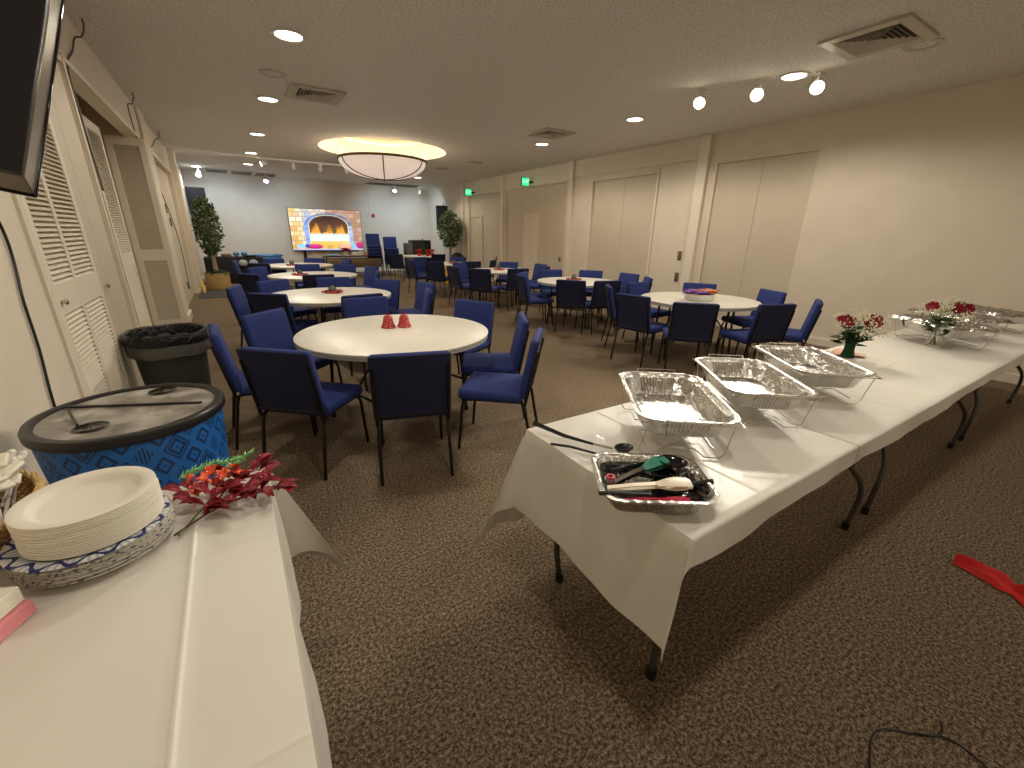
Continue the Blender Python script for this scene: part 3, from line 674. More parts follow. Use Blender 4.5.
bm = BM(); lathe(bm, [(0, 0), (.03, 0), (.038, .08), (.034, .08), (.028, .006), (0, .006)], 16, (5.34, 8.1, .742)); link('paper_cup', bm, M['white'], None, label='white cup on the third right-hand round table', cat='cup')

# ================================================================== BUFFET TABLES AND CLOTHS
def folding_table(x0, x1, y0, y1, label, axis='x', group='long folding tables'):
    cx, cy = (x0+x1)/2, (y0+y1)/2
    t = thing('folding_table', label, 'table', (cx, cy, 0), group=group)
    bm = BM(); box(bm, (0, 0, .728), (x1-x0, y1-y0, .036), bev=.008); link('tabletop', bm, M['laminate'], t)
    ends = ((x0-cx, 1), (x1-cx, -1)) if axis == 'x' else ((y0-cy, 1), (y1-cy, -1))
    hw = ((y1-y0) if axis == 'x' else (x1-x0))/2-.13
    for e, s in ends:
        for q in (-1, 1):
            P = [(e+s*.40, q*.10, .70), (e+s*.34, q*.15, .655), (e+s*.24, q*(hw-.04), .45), (e+s*.15, q*(hw+.025), .32), (e+s*.10, q*(hw+.035), .20), (e+s*.115, q*(hw+.02), .02)]
            if axis != 'x': P = [(b, a, c) for a, b, c in P]
            bm = BM(); tube(bm, sm(P, 6), .0135, 10); lg = link('leg', bm, M['leg'], t)
            bm = BM(); f = P[-1]; tube(bm, [(f[0], f[1], .0), (f[0], f[1], .045)], .019, 10); link('foot_cap', bm, M['black'], lg)
        bm = BM(); P = [(e+s*.20, -hw, .42), (e+s*.20, hw, .42)]; Q = [(e+s*.38, 0, .705), (e+s*.75, 0, .705)]
        if axis != 'x': P = [(b, a, c) for a, b, c in P]; Q = [(b, a, c) for a, b, c in Q]
        tube(bm, P, .010, 8); tube(bm, Q, .010, 8); link('leg_brace', bm, M['leg'], t)
    return t
folding_table(.925, 2.75, .535, 1.29, 'long folding table under a white cloth, nearest end of the buffet row')
folding_table(2.78, 4.60, .535, 1.29, 'long folding table under a white cloth, middle of the buffet row')
folding_table(4.63, 6.45, .535, 1.29, 'long folding table under a white cloth, far end of the buffet row by the wall')
folding_table(-.80, -.03, -.32, 1.50, 'long folding table under a white cloth along the left wall, with the plates', 'y')

def drape(name, x0, x1, y0, y1, z, hxm, hxp, hym, hyp, label, group, corner=None, fold=(), seed=0, step=.03, rise=None, wr=.0016, flare=.05):
    """cloth on a rectangle; h** are overhangs (functions of the along coordinate or numbers)"""
    bm = BM(); rnd = random.Random(seed); ph = [rnd.uniform(0, 6.28) for _ in range(8)]
    F = lambda h, s: h(s) if callable(h) else h
    def lin(a, b, n): return [a+(b-a)*i/n for i in range(n+1)]
    nx = max(2, int((x1-x0)/step)); ny = max(2, int((y1-y0)/step)); ne = 16
    us = ([-(1-i/ne) for i in range(ne)] if hxm else [])+lin(0, 1, nx)+([1+(i+1)/ne for i in range(ne)] if hxp else [])
    vs = ([-(1-i/ne) for i in range(ne)] if hym else [])+lin(0, 1, ny)+([1+(i+1)/ne for i in range(ne)] if hyp else [])
    for (kind, c0, amp) in fold:
        lst, a_, b_ = (us, x0, x1) if kind == 'x' else (vs, y0, y1)
        for o_ in (-.010, -.005, 0, .005, .010): lst.append((c0+o_-a_)/(b_-a_))
    us.sort(); vs.sort()
    grid = []
    for u in us:
        row = []
        uc = min(max(u, 0), 1)
        for v in vs:
            vc = min(max(v, 0), 1); x = x0+(x1-x0)*uc; y = y0+(y1-y0)*vc
            dx = (-u*F(hxm, y) if u < 0 else (u-1)*F(hxp, y)) if (u < 0 or u > 1) else 0
            dy = (-v*F(hym, x) if v < 0 else (v-1)*F(hyp, x)) if (v < 0 or v > 1) else 0
            sx = -1 if u < 0 else 1; sy = -1 if v < 0 else 1
            zz = z+wr*(math.sin(x*9+ph[0])*math.sin(y*7+ph[1])*.5+math.sin(x*3.1+y*5+ph[2])*.5)*(.4 if (dx or dy) else 1)
            for (kind, c0, amp) in fold:
                dd = (x-c0) if kind == 'x' else (y-c0)
                zz += amp*math.exp(-(dd/.006)**2)
            px, py = x, y
            if dx > 0 and dy == 0:
                fl = flare*dx*2+.010*math.sin(y*11+ph[3])*min(1, dx*4)+.003*math.sin(y*31+ph[4])*min(1, dx*4)
                px += sx*(fl+.004); zz -= math.sqrt(max(dx*dx-fl*fl, 0)); 
            elif dy > 0 and dx == 0:
                fl = .05*dy*2+.008*math.sin(x*9+ph[5])*min(1, dy*6)+.003*math.sin(x*27+ph[6])*min(1, dy*6)
                py += sy*(fl+.004); zz -= math.sqrt(max(dy*dy-fl*fl, 0))
            elif dx > 0 and dy > 0:
                rho = math.hypot(dx, dy); phi = math.atan2(dy, dx)
                key = ('p' if sx > 0 else 'm')+('p' if sy > 0 else 'm')
                cf = (corner or {}).get(key, (.35, phi))
                k0, dirn = cf
                wgt = math.sin(2*phi)**1.2
                k = .10*(1-wgt)+k0*wgt
                ang = phi*(1-wgt)+dirn*wgt
                px += sx*(k*rho*math.cos(ang)+.004*math.cos(phi)); py += sy*(k*rho*math.sin(ang)+.004*math.sin(phi)); zz -= rho*math.sqrt(max(1-k*k, .02))
                zz += .006*math.sin(phi*9+ph[7])*min(1, rho*3)
            row.append(bm.verts.new((px, py, zz)))
        grid.append(row)
    for a, b in zip(grid, grid[1:]):
        for k in range(len(vs)-1): bm.faces.new((a[k], a[k+1], b[k+1], b[k]))
    return link(name, bm, M['cloth'], None, label=label, cat='tablecloth', group=group, angle=60)
drape('tablecloth', .917, 2.02, .522, 1.305, .752, lambda y: .385-.02*(y-.52)/.79, 0, lambda x: .075+.03*math.exp(-((x-1.15)/.2)**2), .50,
      'white plastic tablecloth on the near end of the buffet row, its corners hanging low', 'white tablecloths', corner={'mp': (.40, .12), 'mm': (.30, .4)}, fold=(('y', .91, .0022), ('x', 1.30, .002)), seed=5)
drape('tablecloth', 1.96, 6.53, .520, 1.307, .7536, 0, .30, lambda x: .070+.010*math.sin(x*3), .30,
      'long white plastic tablecloth over the middle and far end of the buffet row', 'white tablecloths', fold=(('y', .91, .002), ('x', 2.6, .003), ('x', 3.6, .002)), seed=5, step=.045)
drape('tablecloth', -.815, -.018, -.36, 1.515, .752, 0, .40, 0, .45,
      'white plastic tablecloth on the table of plates by the left wall', 'white tablecloths', corner={'pp': (.36, -.15)}, fold=(('x', -.205, .0035), ('y', .55, .0022), ('y', 1.12, .002), ('x', -.50, .0025)), seed=9, flare=.012)

# ================================================================== FOIL PANS ON WIRE RACKS
def pan(parent, L, W, D, z, name='foil_pan', ribs=True, flare=.80):
    """pan with rim at height z; fluted walls"""
    bm = BM(); n = 20; m = 12
    def ring(lx, ly, zz, amp):
        pts = []; rr = min(lx, ly)*.22
        segs = []
        def side(ax, ay, bx, by, k):
            for i in range(k): f = i/k; segs.append((ax+(bx-ax)*f, ay+(by-ay)*f))
        x, y = lx/2, ly/2
        for (cx, cy, a0) in ((x-rr, y-rr, 0), (-x+rr, y-rr, 90), (-x+rr, -y+rr, 180), (x-rr, -y+rr, 270)):
            for i in range(7): a = R(a0+i*15); segs.append((cx+rr*math.cos(a), cy+rr*math.sin(a), 1))
            nx, ny = {0: (-x+rr, y), 90: (-x, -y+rr), 180: (x-rr, -y), 270: (x, y-rr)}[a0]
            px, py = {0: (x-rr, y), 90: (-x, y-rr), 180: (-x+rr, -y), 270: (x, -y+rr)}[a0]
            k = n*2 if a0 in (0, 180) else m*2
            for i in range(1, k):
                f = i/k; qx, qy = px+(nx-px)*f, py+(ny-py)*f
                o = amp*(1 if i % 2 else -1)
                if a0 in (0, 180): qy += o*(1 if a0 == 0 else -1)
                else: qx += o*(-1 if a0 == 90 else 1)
                segs.append((qx, qy, 0))
        return [bm.verts.new((s[0], s[1], zz)) for s in segs]
    fl = flare
    rings = [ring(L+.012, W+.012, z-.006, 0), ring(L+.02, W+.02, z+.002, 0), ring(L, W, z+.003, 0), ring(L-.012, W-.012, z, 0), ring(L-.02, W-.02, z-.006, .0),
             ring((L-.03)*(1-.02), (W-.03)*(1-.02), z-.015, .0036), ring(L*(fl+.03), W*(fl+.0), z-D+.012, .0030), ring(L*fl, W*(fl-.03), z-D+.002, 0), ring(L*(fl-.05), W*(fl-.10), z-D, 0), ring(L*.5, W*.45, z-D+.003, 0)]
    for A, B in zip(rings, rings[1:]):
        k = len(A)
        for i in range(k): bm.faces.new((A[i], A[(i+1) % k], B[(i+1) % k], B[i]))
    bm.faces.new(rings[-1])
    rn = random.Random(int(L*1000)); gx, gy = 30, 18; G = []; FL, FW = L*(fl-.055), W*(fl-.105)
    for a in range(gx+1): G.append([bm.verts.new((-FL/2+FL*a/gx, -FW/2+FW*b/gy, z-D+.0045+rn.uniform(-.0022, .0022)*(0 if a in (0, gx) or b in (0, gy) else 1))) for b in range(gy+1)])
    for a in range(gx):
        for b in range(gy): bm.faces.new((G[a][b], G[a+1][b], G[a+1][b+1], G[a][b+1]))
    return link(name, bm, M['foil'], parent, angle=25) if parent else bm
def chafing_rack(x, y, rz, label, z0=.757, H=.155, L=.545, W=.345, inset=.06):
    t = thing('wire_rack', label, 'chafing rack', (x, y, z0), rz, group='wire chafing racks')
    r = .0023; bm = BM()
    P = [(-L/2, -W/2, H), (L/2, -W/2, H), (L/2, W/2, H), (-L/2, W/2, H)]
    tube(bm, P, r, 6, closed=True); link('top_rail', bm, M['wire'], t)
    for s in (-1, 1):       # raised handles past the pan's short ends
        bm = BM(); e = s*(L/2+.004); tube(bm, [(e, -.085, H), (e+s*.022, -.085, H+.02), (e+s*.022, .085, H+.02), (e, .085, H)], r, 6); link('rack_handle', bm, M['wire'], t)
    for s in (-1, 1):
        bm = BM(); xb = s*(L/2-inset); xc = s*(L/2-inset*.3)
        a, b = -W/2+.03, W/2-.03
        tube(bm, [(s*(L/2), a, H), (xb, a-.01, .02), (xb+.0, a+.005, .003), (xb, a+.06, .003), (xb-s*.03, a+.09, .02), (xb-s*.03, b-.09, .02), (xb, b-.06, .003), (xb, b-.005, .003), (xb, b+.01, .02), (s*(L/2), b, H)], r, 6)
        link('rack_leg', bm, M['wire'], t)
    bm = BM()
    for yy in (-W/2+.05, W/2-.05): tube(bm, [(-L/2+inset+.03, yy, .022), (-.05, yy, .022), (-.05, yy*.6, .022), (.05, yy*.6, .022), (.05, yy, .022), (L/2-inset-.03, yy, .022)], r, 6)
    link('burner_rails', bm, M['wire'], t)
    return t
A1 = R(52)
pans = ((1.40, .99, 'nearest of the three open foil pans on the buffet cloth'), (1.93, .975, 'middle of the three open foil pans on the buffet cloth'), (2.48, .965, 'farthest of the three open foil pans, beside the first flower vase'))
for i, (x, y, l) in enumerate(pans):
    chafing_rack(x, y, A1, 'wire chafing rack under the '+l.split(' on ')[0].split(',')[0])
    t = thing('foil_pan', 'deep aluminium foil pan, '+l, 'foil pan', (x, y, .757+.155+.006), A1, group='open foil pans')
    pan(t, .535, .34, .085, .004, 'pan_body')
# covered pans at the far end of the row
for i, (x, y, s) in enumerate(((4.62, .96, 'nearest'), (5.18, 1.0, 'middle'), (5.85, .95, 'farthest'))):
    chafing_rack(x, y, R(56), 'wire rack under the %s of the three covered pans' % s)
    t = thing('foil_pan', 'foil pan covered with crinkled foil at the wall end of the buffet, %s of three' % s, 'foil pan', (x, y, .918), R(56), group='covered foil pans')
    pan(t, .535, .34, .085, .004, 'pan_body')
    rnd = random.Random(i+40); bm = BM(); nx, ny = 26, 18; G = []
    for a in range(nx+1):
        G.append([bm.verts.new((-.285+.57*a/nx, -.19+.38*b/ny, .012+rnd.uniform(-.006, .010)-(.02 if a in (0, nx) or b in (0, ny) else 0))) for b in range(ny+1)])
    for a in range(nx):
        for b in range(ny): bm.faces.new((G[a][b], G[a+1][b], G[a+1][b+1], G[a][b+1]))
    link('foil_cover', bm, M['foil'], t, angle=12)

# ---- pan of serving tools
UX, UY, UA = .978, .722, R(-34)
t = thing('foil_pan', 'small aluminium foil pan full of serving tools at the near corner of the buffet', 'foil pan', (UX, UY, .755), UA)
pan(t, .325, .262, .062, .064, 'pan_body')
Uz = .757
ca, sa = math.cos(UA), math.sin(UA)
def U(x, y, z): return Vector((UX+x*ca-y*sa, UY+x*sa+y*ca, Uz+z))
def tool_tube(bm, pts, r, flat=1, seg=8):
    tube(bm, [U(*p) for p in pts], r, seg)
def ladle(name, h0, h1, bc, br, m, label, cat, slot=False, hr=.007, group=None):
    t = thing(name, label, cat, tuple(U(*bc)))
    O = U(*bc)
    bm = BM(); pts = [U(*h0), U(*[(a+b)/2 for a, b in zip(h0, h1)])+Vector((0, 0, .002)), U(*h1)]; tube(bm, [p-O for p in pts], [hr, hr*.9, hr*.7], 8); link('handle', bm, m, t)
    bm = BM(); lathe(bm, [(0, -.010), (br*.5, -.008), (br*.85, -.001), (br, .006), (br*.97, .008), (br*.8, .001), (br*.45, -.004), (0, -.006)], 20, sy=1.25)
    d = (U(*bc)-U(*h1)); an = math.atan2(d.y, d.x)-PI/2
    for v in bm.verts: v.co = Matrix.Rotation(an, 4, 'Z') @ v.co
    link('bowl', bm, m, t)
    return t
# long tongs: two arms with scalloped tips
def tongs(name, a, b, m, armm, label, w=.016):
    A, B = U(*a), U(*b); t = thing(name, label, 'tongs', tuple(A)); d = (B-A); L = d.length; d.normalize(); s = Vector((-d.y, d.x, 0)).normalized()
    for k, q in enumerate((-1, 1)):
        bm = BM(); P0 = Vector((0, 0, .003*q)); P1 = d*(L*.62)+Vector((0, 0, .005*q))
        for i in range(1): 
            pts = [P0, d*(L*.3)+Vector((0, 0, .006*q)), P1]
            for p, p2 in zip(pts, pts[1:]):
                v = [bm.verts.new(p+s*w*.45), bm.verts.new(p2+s*w*.45), bm.verts.new(p2-s*w*.45), bm.verts.new(p-s*w*.45)]
                v2 = [bm.verts.new(x.co+Vector((0, 0, .003))) for x in v]
                for f in ((0, 1, 2, 3),): bm.faces.new([v[j] for j in f]); bm.faces.new([v2[j] for j in f])
                for j in range(4): bm.faces.new((v[j], v[(j+1) % 4], v2[(j+1) % 4], v2[j]))
        link('arm', bm, armm, t)
        bm = BM(); n = 9; T0 = P1-d*.01; top = []; bot = []
        for i in range(n*2+1):
            f = i/(n*2); ww = w*(.55+.75*math.sin(PI*min(f*1.05, 1)*.62)); ww *= (1+.10*(i % 2)); c = T0+d*(L*.40)*f+Vector((0, 0, .004*q*math.sin(f*PI)))
            top.append((bm.verts.new(c+s*ww+Vector((0, 0, -.003*q))), bm.verts.new(c+Vector((0, 0, .004*q))), bm.verts.new(c-s*ww+Vector((0, 0, -.003*q)))))
        for u_, v_ in zip(top, top[1:]):
            bm.faces.new((u_[0], v_[0], v_[1], u_[1])); bm.faces.new((u_[1], v_[1], v_[2], u_[2]))
        r = bmesh.ops.extrude_face_region(bm, geom=list(bm.faces))
        for v in [g for g in r['geom'] if isinstance(g, bmesh.types.BMVert)]: v.co.z += .003
        link('tip', bm, m, t)
    return t
tongs('serving_tongs', (-.13, -.03, .045), (.07, .085, .075), M['teal'], M['steel'], 'teal green tipped tongs lying across the pan of serving tools', .018)
tongs('serving_tongs', (-.145, -.07, .058), (.105, -.045, .070), M['cream'], M['cream'], 'cream white plastic tongs lying on top of the pan of serving tools', .019)
tongs('serving_tongs', (-.10, -.10, .040), (.09, -.10, .045), M['pinkred'], M['pinkred'], 'red nylon tongs in the near side of the pan of serving tools', .008)
ladle('serving_spoon', (-.10, .0, .05), (.045, .06, .062), (.075, .075, .066), .034, M['black'], 'black slotted spoon leaning at the back of the pan of serving tools', 'spoon')
ladle('ladle', (.15, -.06, .05), (.07, .03, .055), (.045, .045, .050), .036, M['blackgloss'], 'glossy black ladle deep in the middle of the pan of serving tools', 'ladle')
ladle('serving_spoon', (.18, -.02, .062), (.10, -.03, .052), (.065, -.03, .04), .034, M['black'], 'black spoon whose handle juts over the right rim of the pan of serving tools', 'spoon', hr=.009)
ladle('serving_spoon', (-.175, -.105, .066), (-.02, -.075, .046), (.02, -.07, .034), .032, M['black'], 'black spoon whose handle juts over the near left rim of the pan of serving tools', 'spoon')
ladle('serving_spoon', (-.13, .06, .05), (.02, .03, .04), (.06, .02, .03), .033, M['blackgloss'], 'black spoon lying along the far left side of the pan of serving tools', 'spoon', hr=.009)
ladle('spatula', (-.12, .085, .045), (.02, .08, .04), (.06, .075, .032), .03, M['black'], 'black turner along the back wall of the pan of serving tools', 'spatula', hr=.008)
ladle('ladle', (-.12, .03, .055), (.03, .085, .066), (.085, .06, .078), .036, M['blackgloss'], 'glossy black ladle bowl raised highest at the back right of the pan of tools', 'ladle', hr=.008)
ladle('spatula', (-.14, -.02, .035), (.0, .0, .03), (.05, -.01, .026), .045, M['black'], 'broad black turner at the bottom of the pan of serving tools', 'spatula', hr=.009)
ladle('serving_spoon', (.14, .08, .03), (.0, -.04, .022), (-.05, -.05, .02), .045, M['black'], 'large black spoon at the bottom left of the pan of serving tools', 'spoon', hr=.008)
ladle('serving_spoon', (.02, -.10, .045), (.09, -.06, .035), (.115, -.045, .028), .034, M['blackgloss'], 'black spoon bowl in the right end of the pan of serving tools', 'spoon', hr=.008)
bm = BM(); c = U(-.125, -.01, .062); tube(bm, [c+Vector((.011*math.cos(k*PI/6), .011*math.sin(k*PI/6), 0)) for k in range(12)], .004, 6, closed=True); link('red_ring', bm, M['pinkred'], None, label='small red plastic ring on a tool handle in the pan', cat='ring')
# ladle and clear wrapping beside it
t = thing('ladle', 'long black ladle lying on clear wrapping at the near corner of the buffet', 'ladle', (1.08, .97, .765))
bm = BM(); tube(bm, [(-.155, .30, .028), (-.10, .17, .012), (-.05, .06, .012)], [.009, .008, .005], 8); link('handle', bm, M['blackgloss'], t)
bm = BM(); tube(bm, [(-.05, .06, .012), (-.01, .0, .010)], .0045, 8); link('shaft', bm, M['steel'], t)
bm = BM(); lathe(bm, [(0, -.012), (.025, -.008), (.04, .006), (.038, .008), (.024, -.003), (0, -.006)], 20, (.015, -.03, .016), sy=.75); link('bowl', bm, M['black'], t)
bm = BM(); tube(bm, [(.90, 1.12, .772), (.93, 1.05, .785), (.99, .99, .772), (1.02, .955, .764)], .005, 6); link('black_utensil', bm, M['black'], None, label='thin curved black utensil beside the long ladle', cat='utensil')
rnd = random.Random(8); bm = BM(); nx, ny = 22, 16; G = []
for a in range(nx+1):
    G.append([bm.verts.new((.95+.20*(a/nx)*1.1-.05*(b/ny), .93+.27*b/ny-.07*a/nx, .757+rnd.uniform(0, .016)*math.sin(PI*a/nx)*math.sin(PI*b/ny))) for b in range(ny+1)])
for a in range(nx):
    for b in range(ny): bm.faces.new((G[a][b], G[a+1][b], G[a+1][b+1], G[a][b+1]))
link('plastic_wrap', bm, M['clear'], None, label='crumpled clear plastic wrap under the long black ladle', cat='plastic wrap')

# ================================================================== FLOWER VASES
def rose(bm, c, r, seed):
    rnd = random.Random(seed); c = Vector(c)
    for layer, (rr, hh, n, op) in enumerate(((.28, .9, 3, .1), (.5, .95, 5, .25), (.75, .85, 6, .5), (1.0, .65, 7, .9))):
        for k in range(n):
            a = k*2*PI/n+layer*.7+rnd.uniform(-.2, .2); G = []
            for i in range(4):
                f = i/3; row = []
                for j in range(5):
                    g = (j/4-.5)*2; wd = (2.6*PI/n)*.38
                    ang = a+g*wd; rad = r*rr*(.35+.65*math.sin(f*PI/2)**.8)+r*op*.16*f*f
                    z = -r*.9+r*1.75*hh*f*(1-.18*g*g)
                    row.append(bm.verts.new(c+Vector((rad*math.cos(ang), rad*math.sin(ang), z))))
                G.append(row)
            for i in range(3):
                for j in range(4): bm.faces.new((G[i][j], G[i][j+1], G[i+1][j+1], G[i+1][j]))
def vase(x, y, label, roses, seed, gl, s=1.0):
    rnd = random.Random(seed); t = thing('flower_vase', label, 'vase of flowers', (x, y, .756), group='vases of red roses')
    bm = BM(); lathe(bm, [(0, .0), (.038, 0), (.040, .01), (.030, .05), (.030, .09), (.044, .145), (.041, .145), (.027, .09), (.027, .05), (.036, .012), (0, .012)], 28); link('glass_vase', bm, M['glass'] if gl else M['leafdark'], t)
    bm = BM()
    for k in range(9):
        a = rnd.uniform(0, 2*PI); tube(bm, [(.022*math.cos(a), .022*math.sin(a), .015), (-.010*math.cos(a), -.010*math.sin(a), .10), (.035*math.cos(a+2), .035*math.sin(a+2), .17)], .0022, 5)
    for (rx, ry, rz_, rr) in roses: tube(bm, [(0, 0, .10), (rx*.4, ry*.4, .16), (rx, ry, rz_-.015)], .0025, 5)
    link('stems', bm, M['stem'], t)
    bm = BM()
    for k in range(70):
        a = rnd.uniform(0, 2*PI); r = rnd.uniform(.02, .10); z = rnd.uniform(.085, .19)
        c = Vector((r*math.cos(a), r*math.sin(a), z)); d = Vector((math.cos(a), math.sin(a), rnd.uniform(-.3, .3))).normalized()*rnd.uniform(.026, .046); w_ = Vector((-math.sin(a), math.cos(a), rnd.uniform(-.5, .5)))*.018
        q = [c-d, c-d*.2+w_+Vector((0, 0, .004)), c+d, c-d*.2-w_+Vector((0, 0, .004))]
        quad(bm, q)
    link('leaves', bm, M['leafdark'] if not gl else M['leaf'], t)
    for k, (rx, ry, rz_, rr) in enumerate(roses): bm = BM(); rose(bm, (rx, ry, rz_), rr, seed+k); link('rose_head', bm, M['red'], t)
    bm = BM(); bs = BM()
    for k in range(40):
        a = rnd.uniform(0, 2*PI); el = rnd.uniform(.25, 1.4); L = rnd.uniform(.10, .185)
        tip = Vector((math.cos(a)*math.cos(el)*L*1.15, math.sin(a)*math.cos(el)*L*1.15, .14+math.sin(el)*L))
        tube(bs, [(0, 0, .13), tip*.6+Vector((0, 0, .05)), tip], .0010, 4)
        for q in range(13):
            p = tip+Vector((rnd.gauss(0, .017), rnd.gauss(0, .017), rnd.gauss(0, .014))); ball(bm, p, rnd.uniform(.0028, .0052), 5)
    link('white_blossoms', bm, M['babys'], t); link('blossom_stems', bs, M['stem'], t)
    t.scale = (1, 1, s)
    return t
vase(3.46, 1.13, 'small green vase of red roses and white blossoms beside the foil pans', [(-.040, .036, .236, .048), (.085, -.062, .236, .054), (-.10, .05, .250, .030)], 21, False, 1.06)
vase(4.44, .94, 'clear glass vase of red roses toward the wall end of the buffet', [(-.09, .05, .262, .038), (.085, -.055, .258, .045), (.13, -.09, .248, .045)], 22, True, 1.17)
bm = BM(); rnd = random.Random(2)
for k in range(5): box(bm, (3.50+rnd.uniform(-.05, .10), 1.15+rnd.uniform(-.05, .07), .762+.002*k), (.15, .09, .002), rz=rnd.uniform(0, 3), bev=0)
link('paper_napkins', bm, mat('peach_paper', (.72, .42, .32), .8), None, smooth=False, label='loose peach paper napkins under the green flower vase', cat='napkins')

# ================================================================== LEFT TABLE THINGS
def stack_plates(x, y, z, r, n, dz, ms, edge_m, label, name, flat=.62, group=None, wob=0):
    rnd = random.Random(n)
    for k in range(n):
        bm = BM(); zz = 0
        lathe(bm, [(0, .004), (r*.66, .004), (r*.70, .006), (r*.78, .0165), (r*.81, .0185), (r*.96, .0215), (r, .0205), (r+.001, .018), (r*.96, .0175), (r*.83, .0150), (r*.70, .001), (0, .001)], 56)
        o = link(name, bm, [ms], None, (x+rnd.uniform(-wob, wob), y+rnd.uniform(-wob, wob), z+dz*k), rz=rnd.uniform(0, 6), label='%s, %s' % (label, 'topmost of the stack' if k == n-1 else 'number %d from the bottom of the stack' % (k+1)), cat='plate', group=group)
PX, PY = -.395, 1.275
npat = 10
stack_plates(PX, PY, .757, .150, npat, .0052, M['plateprint'], None, 'blue and white patterned paper plate', 'paper_plate', group='patterned paper plates', wob=.003)
for o in [o for o in bpy.data.objects if o.name.startswith('paper_plate')][:-1]: o.data.materials[0] = M['plateedge']
stack_plates(PX+.008, PY, .757+npat*.0052+.002, .130, 16, .0052, M['plate'], None, 'plain white paper plate', 'paper_plate', group='white paper plates', wob=.0015)

# wicker basket of wrapped cutlery
t = thing('cutlery_basket', 'brown wicker basket of wrapped white cutlery against the left wall', 'basket', (-.655, 1.42, .757), 0)
bm = BM(); n = 40
for lv in range(11):
    z = .006+lv*.0085; e = 1+.22*lv/10
    pts = []
    for k in range(n*2):
        a = k*PI/n; wv = .004*(1 if (k+lv) % 2 else -1); pts.append(((.105*e+wv)*math.cos(a), (.165*e+wv)*math.sin(a), z))
    tube(bm, pts, .0045, 5, closed=True)
link('woven_side', bm, M['wicker'], t)
bm = BM()
for k in range(80):
    a = k*PI/40; a2 = a
pts = [((.132+.005*math.sin(k*1.3))*math.cos(k*PI/40), (.205+.005*math.sin(k*1.3))*math.sin(k*PI/40), .102+.004*math.cos(k*1.3)) for k in range(80)]
tube(bm, pts, .008, 6, closed=True); pts = [((.130-.005*math.sin(k*1.3))*math.cos(k*PI/40), (.203-.005*math.sin(k*1.3))*math.sin(k*PI/40), .104-.004*math.cos(k*1.3)) for k in range(80)]
tube(bm, pts, .006, 6, closed=True)
link('braided_rim', bm, M['wickerpale'], t)
bm = BM(); lathe(bm, [(0, .004), (.10, .004)], 24, sy=1.55); link('basket_base', bm, M['wicker'], t)
rnd = random.Random(77)
cutl = thing('wrapped_cutlery', 'bundle of napkins and white plastic cutlery heaped in the wicker basket', 'cutlery', (-.655, 1.42, .757)); 
bm = BM()
for k in range(44):
    a = rnd.uniform(-.075, .075); b = rnd.uniform(-.13, .15); p = Vector((a, b, .08+rnd.uniform(0, .04))); d = Vector((rnd.uniform(-.25, .25), rnd.uniform(.2, 1), rnd.uniform(.3, 1.1))).normalized()
    tube(bm, [p-d*.05, p+d*.045, p+d*.055, p+d*.075, p+d*.082], [.004, .004, .008, .010, .004], 6)
link('plastic_cutlery', bm, M['white'], cutl)
bm = BM()
for k in range(26):
    box(bm, (rnd.uniform(-.08, .06), rnd.uniform(-.02, .15), .12+rnd.uniform(0, .09)), (.085, .06, .012), rz=rnd.uniform(0, 3), bev=.004, seg=1, mtx=None)
link('napkins', bm, M['napkin'], cutl)

# napkin packs at the left edge
t = thing('napkin_pack', 'pack of cream napkins over pink napkins at the left edge of the plate table', 'napkins', (-.578, 1.055, .757), R(-25))
bm = BM()
for k in range(7): box(bm, (0, 0, .003+k*.0042), (.172-.0006*k, .172, .0036), bev=.0012, seg=1)
link('pink_napkins', bm, M['pink'], t)
bm = BM()
for k in range(8): box(bm, (-.006, .004, .034+k*.0045), (.160, .160, .0040), bev=.0014, seg=1)
link('cream_napkins', bm, M['napkin'], t)

# glittery picks
t = thing('glitter_leaf_spray', 'red glitter leaf spray lying on the corner of the plate table', 'decoration', (-.16, 1.30, .757))
def gleaf(bm, c, d, L, W, up=.01):
    c, d = Vector(c), Vector(d).normalized(); s = Vector((-d.y, d.x, 0)).normalized(); G = []
    for i in range(6):
        f = i/5; wd = W*math.sin(PI*min(max(f, .03), .985)**.85); p = c+d*L*f+Vector((0, 0, up*math.sin(f*PI)))
        G.append((bm.verts.new(p+s*wd+Vector((0, 0, wd*.35))), bm.verts.new(p), bm.verts.new(p-s*wd+Vector((0, 0, wd*.35)))))
    for a, b in zip(G, G[1:]): bm.faces.new((a[0], b[0], b[1], a[1])); bm.faces.new((a[1], b[1], b[2], a[2]))
    r = bmesh.ops.extrude_face_region(bm, geom=[f for f in bm.faces if all(v in sum(map(list, G), []) for v in f.verts)])
    for v in [g for g in r['geom'] if isinstance(g, bmesh.types.BMVert)]: v.co.z += .0012
bm = BM()
st = [((-.085, -.075, .006), (-.02, -.02, .010), (.04, .01, .014), (.11, .01, .020), (.17, .0, .024)), ((-.02, -.02, .01), (.02, .05, .02), (.06, .12, .03), (.12, .14, .03))]
for s in st: tube(bm, s, .0028, 6)
link('stem', bm, mat('red_wire_stem', (.12, .02, .02), .5), t)
rnd = random.Random(12); bm = BM()
leafs = [(-.02, -.02, -.3), (0, 0, .9), (.03, .01, -.5), (.045, .015, 1.1), (.07, .01, -.25), (.08, .015, .5), (.11, .01, -.9), (.12, .01, .7), (.15, .0, -.4), (.16, .0, .35), (.17, 0, -1.0), (.0, .03, 2.6), (.02, .05, .3), (.03, .07, 2.2), (.05, .10, .2), (.06, .12, 1.8), (.10, .13, .9), (.12, .14, .2), (-.02, .02, 2.9), (-.05, .03, 2.3), (.02, -.02, -.9), (.05, -.01, -.1), (.09, .06, .5), (.07, .05, .1), (.13, .05, .6), (-.01, -.01, -.6), (-.07, .08, 2.7), (-.05, .12, 2.2)]
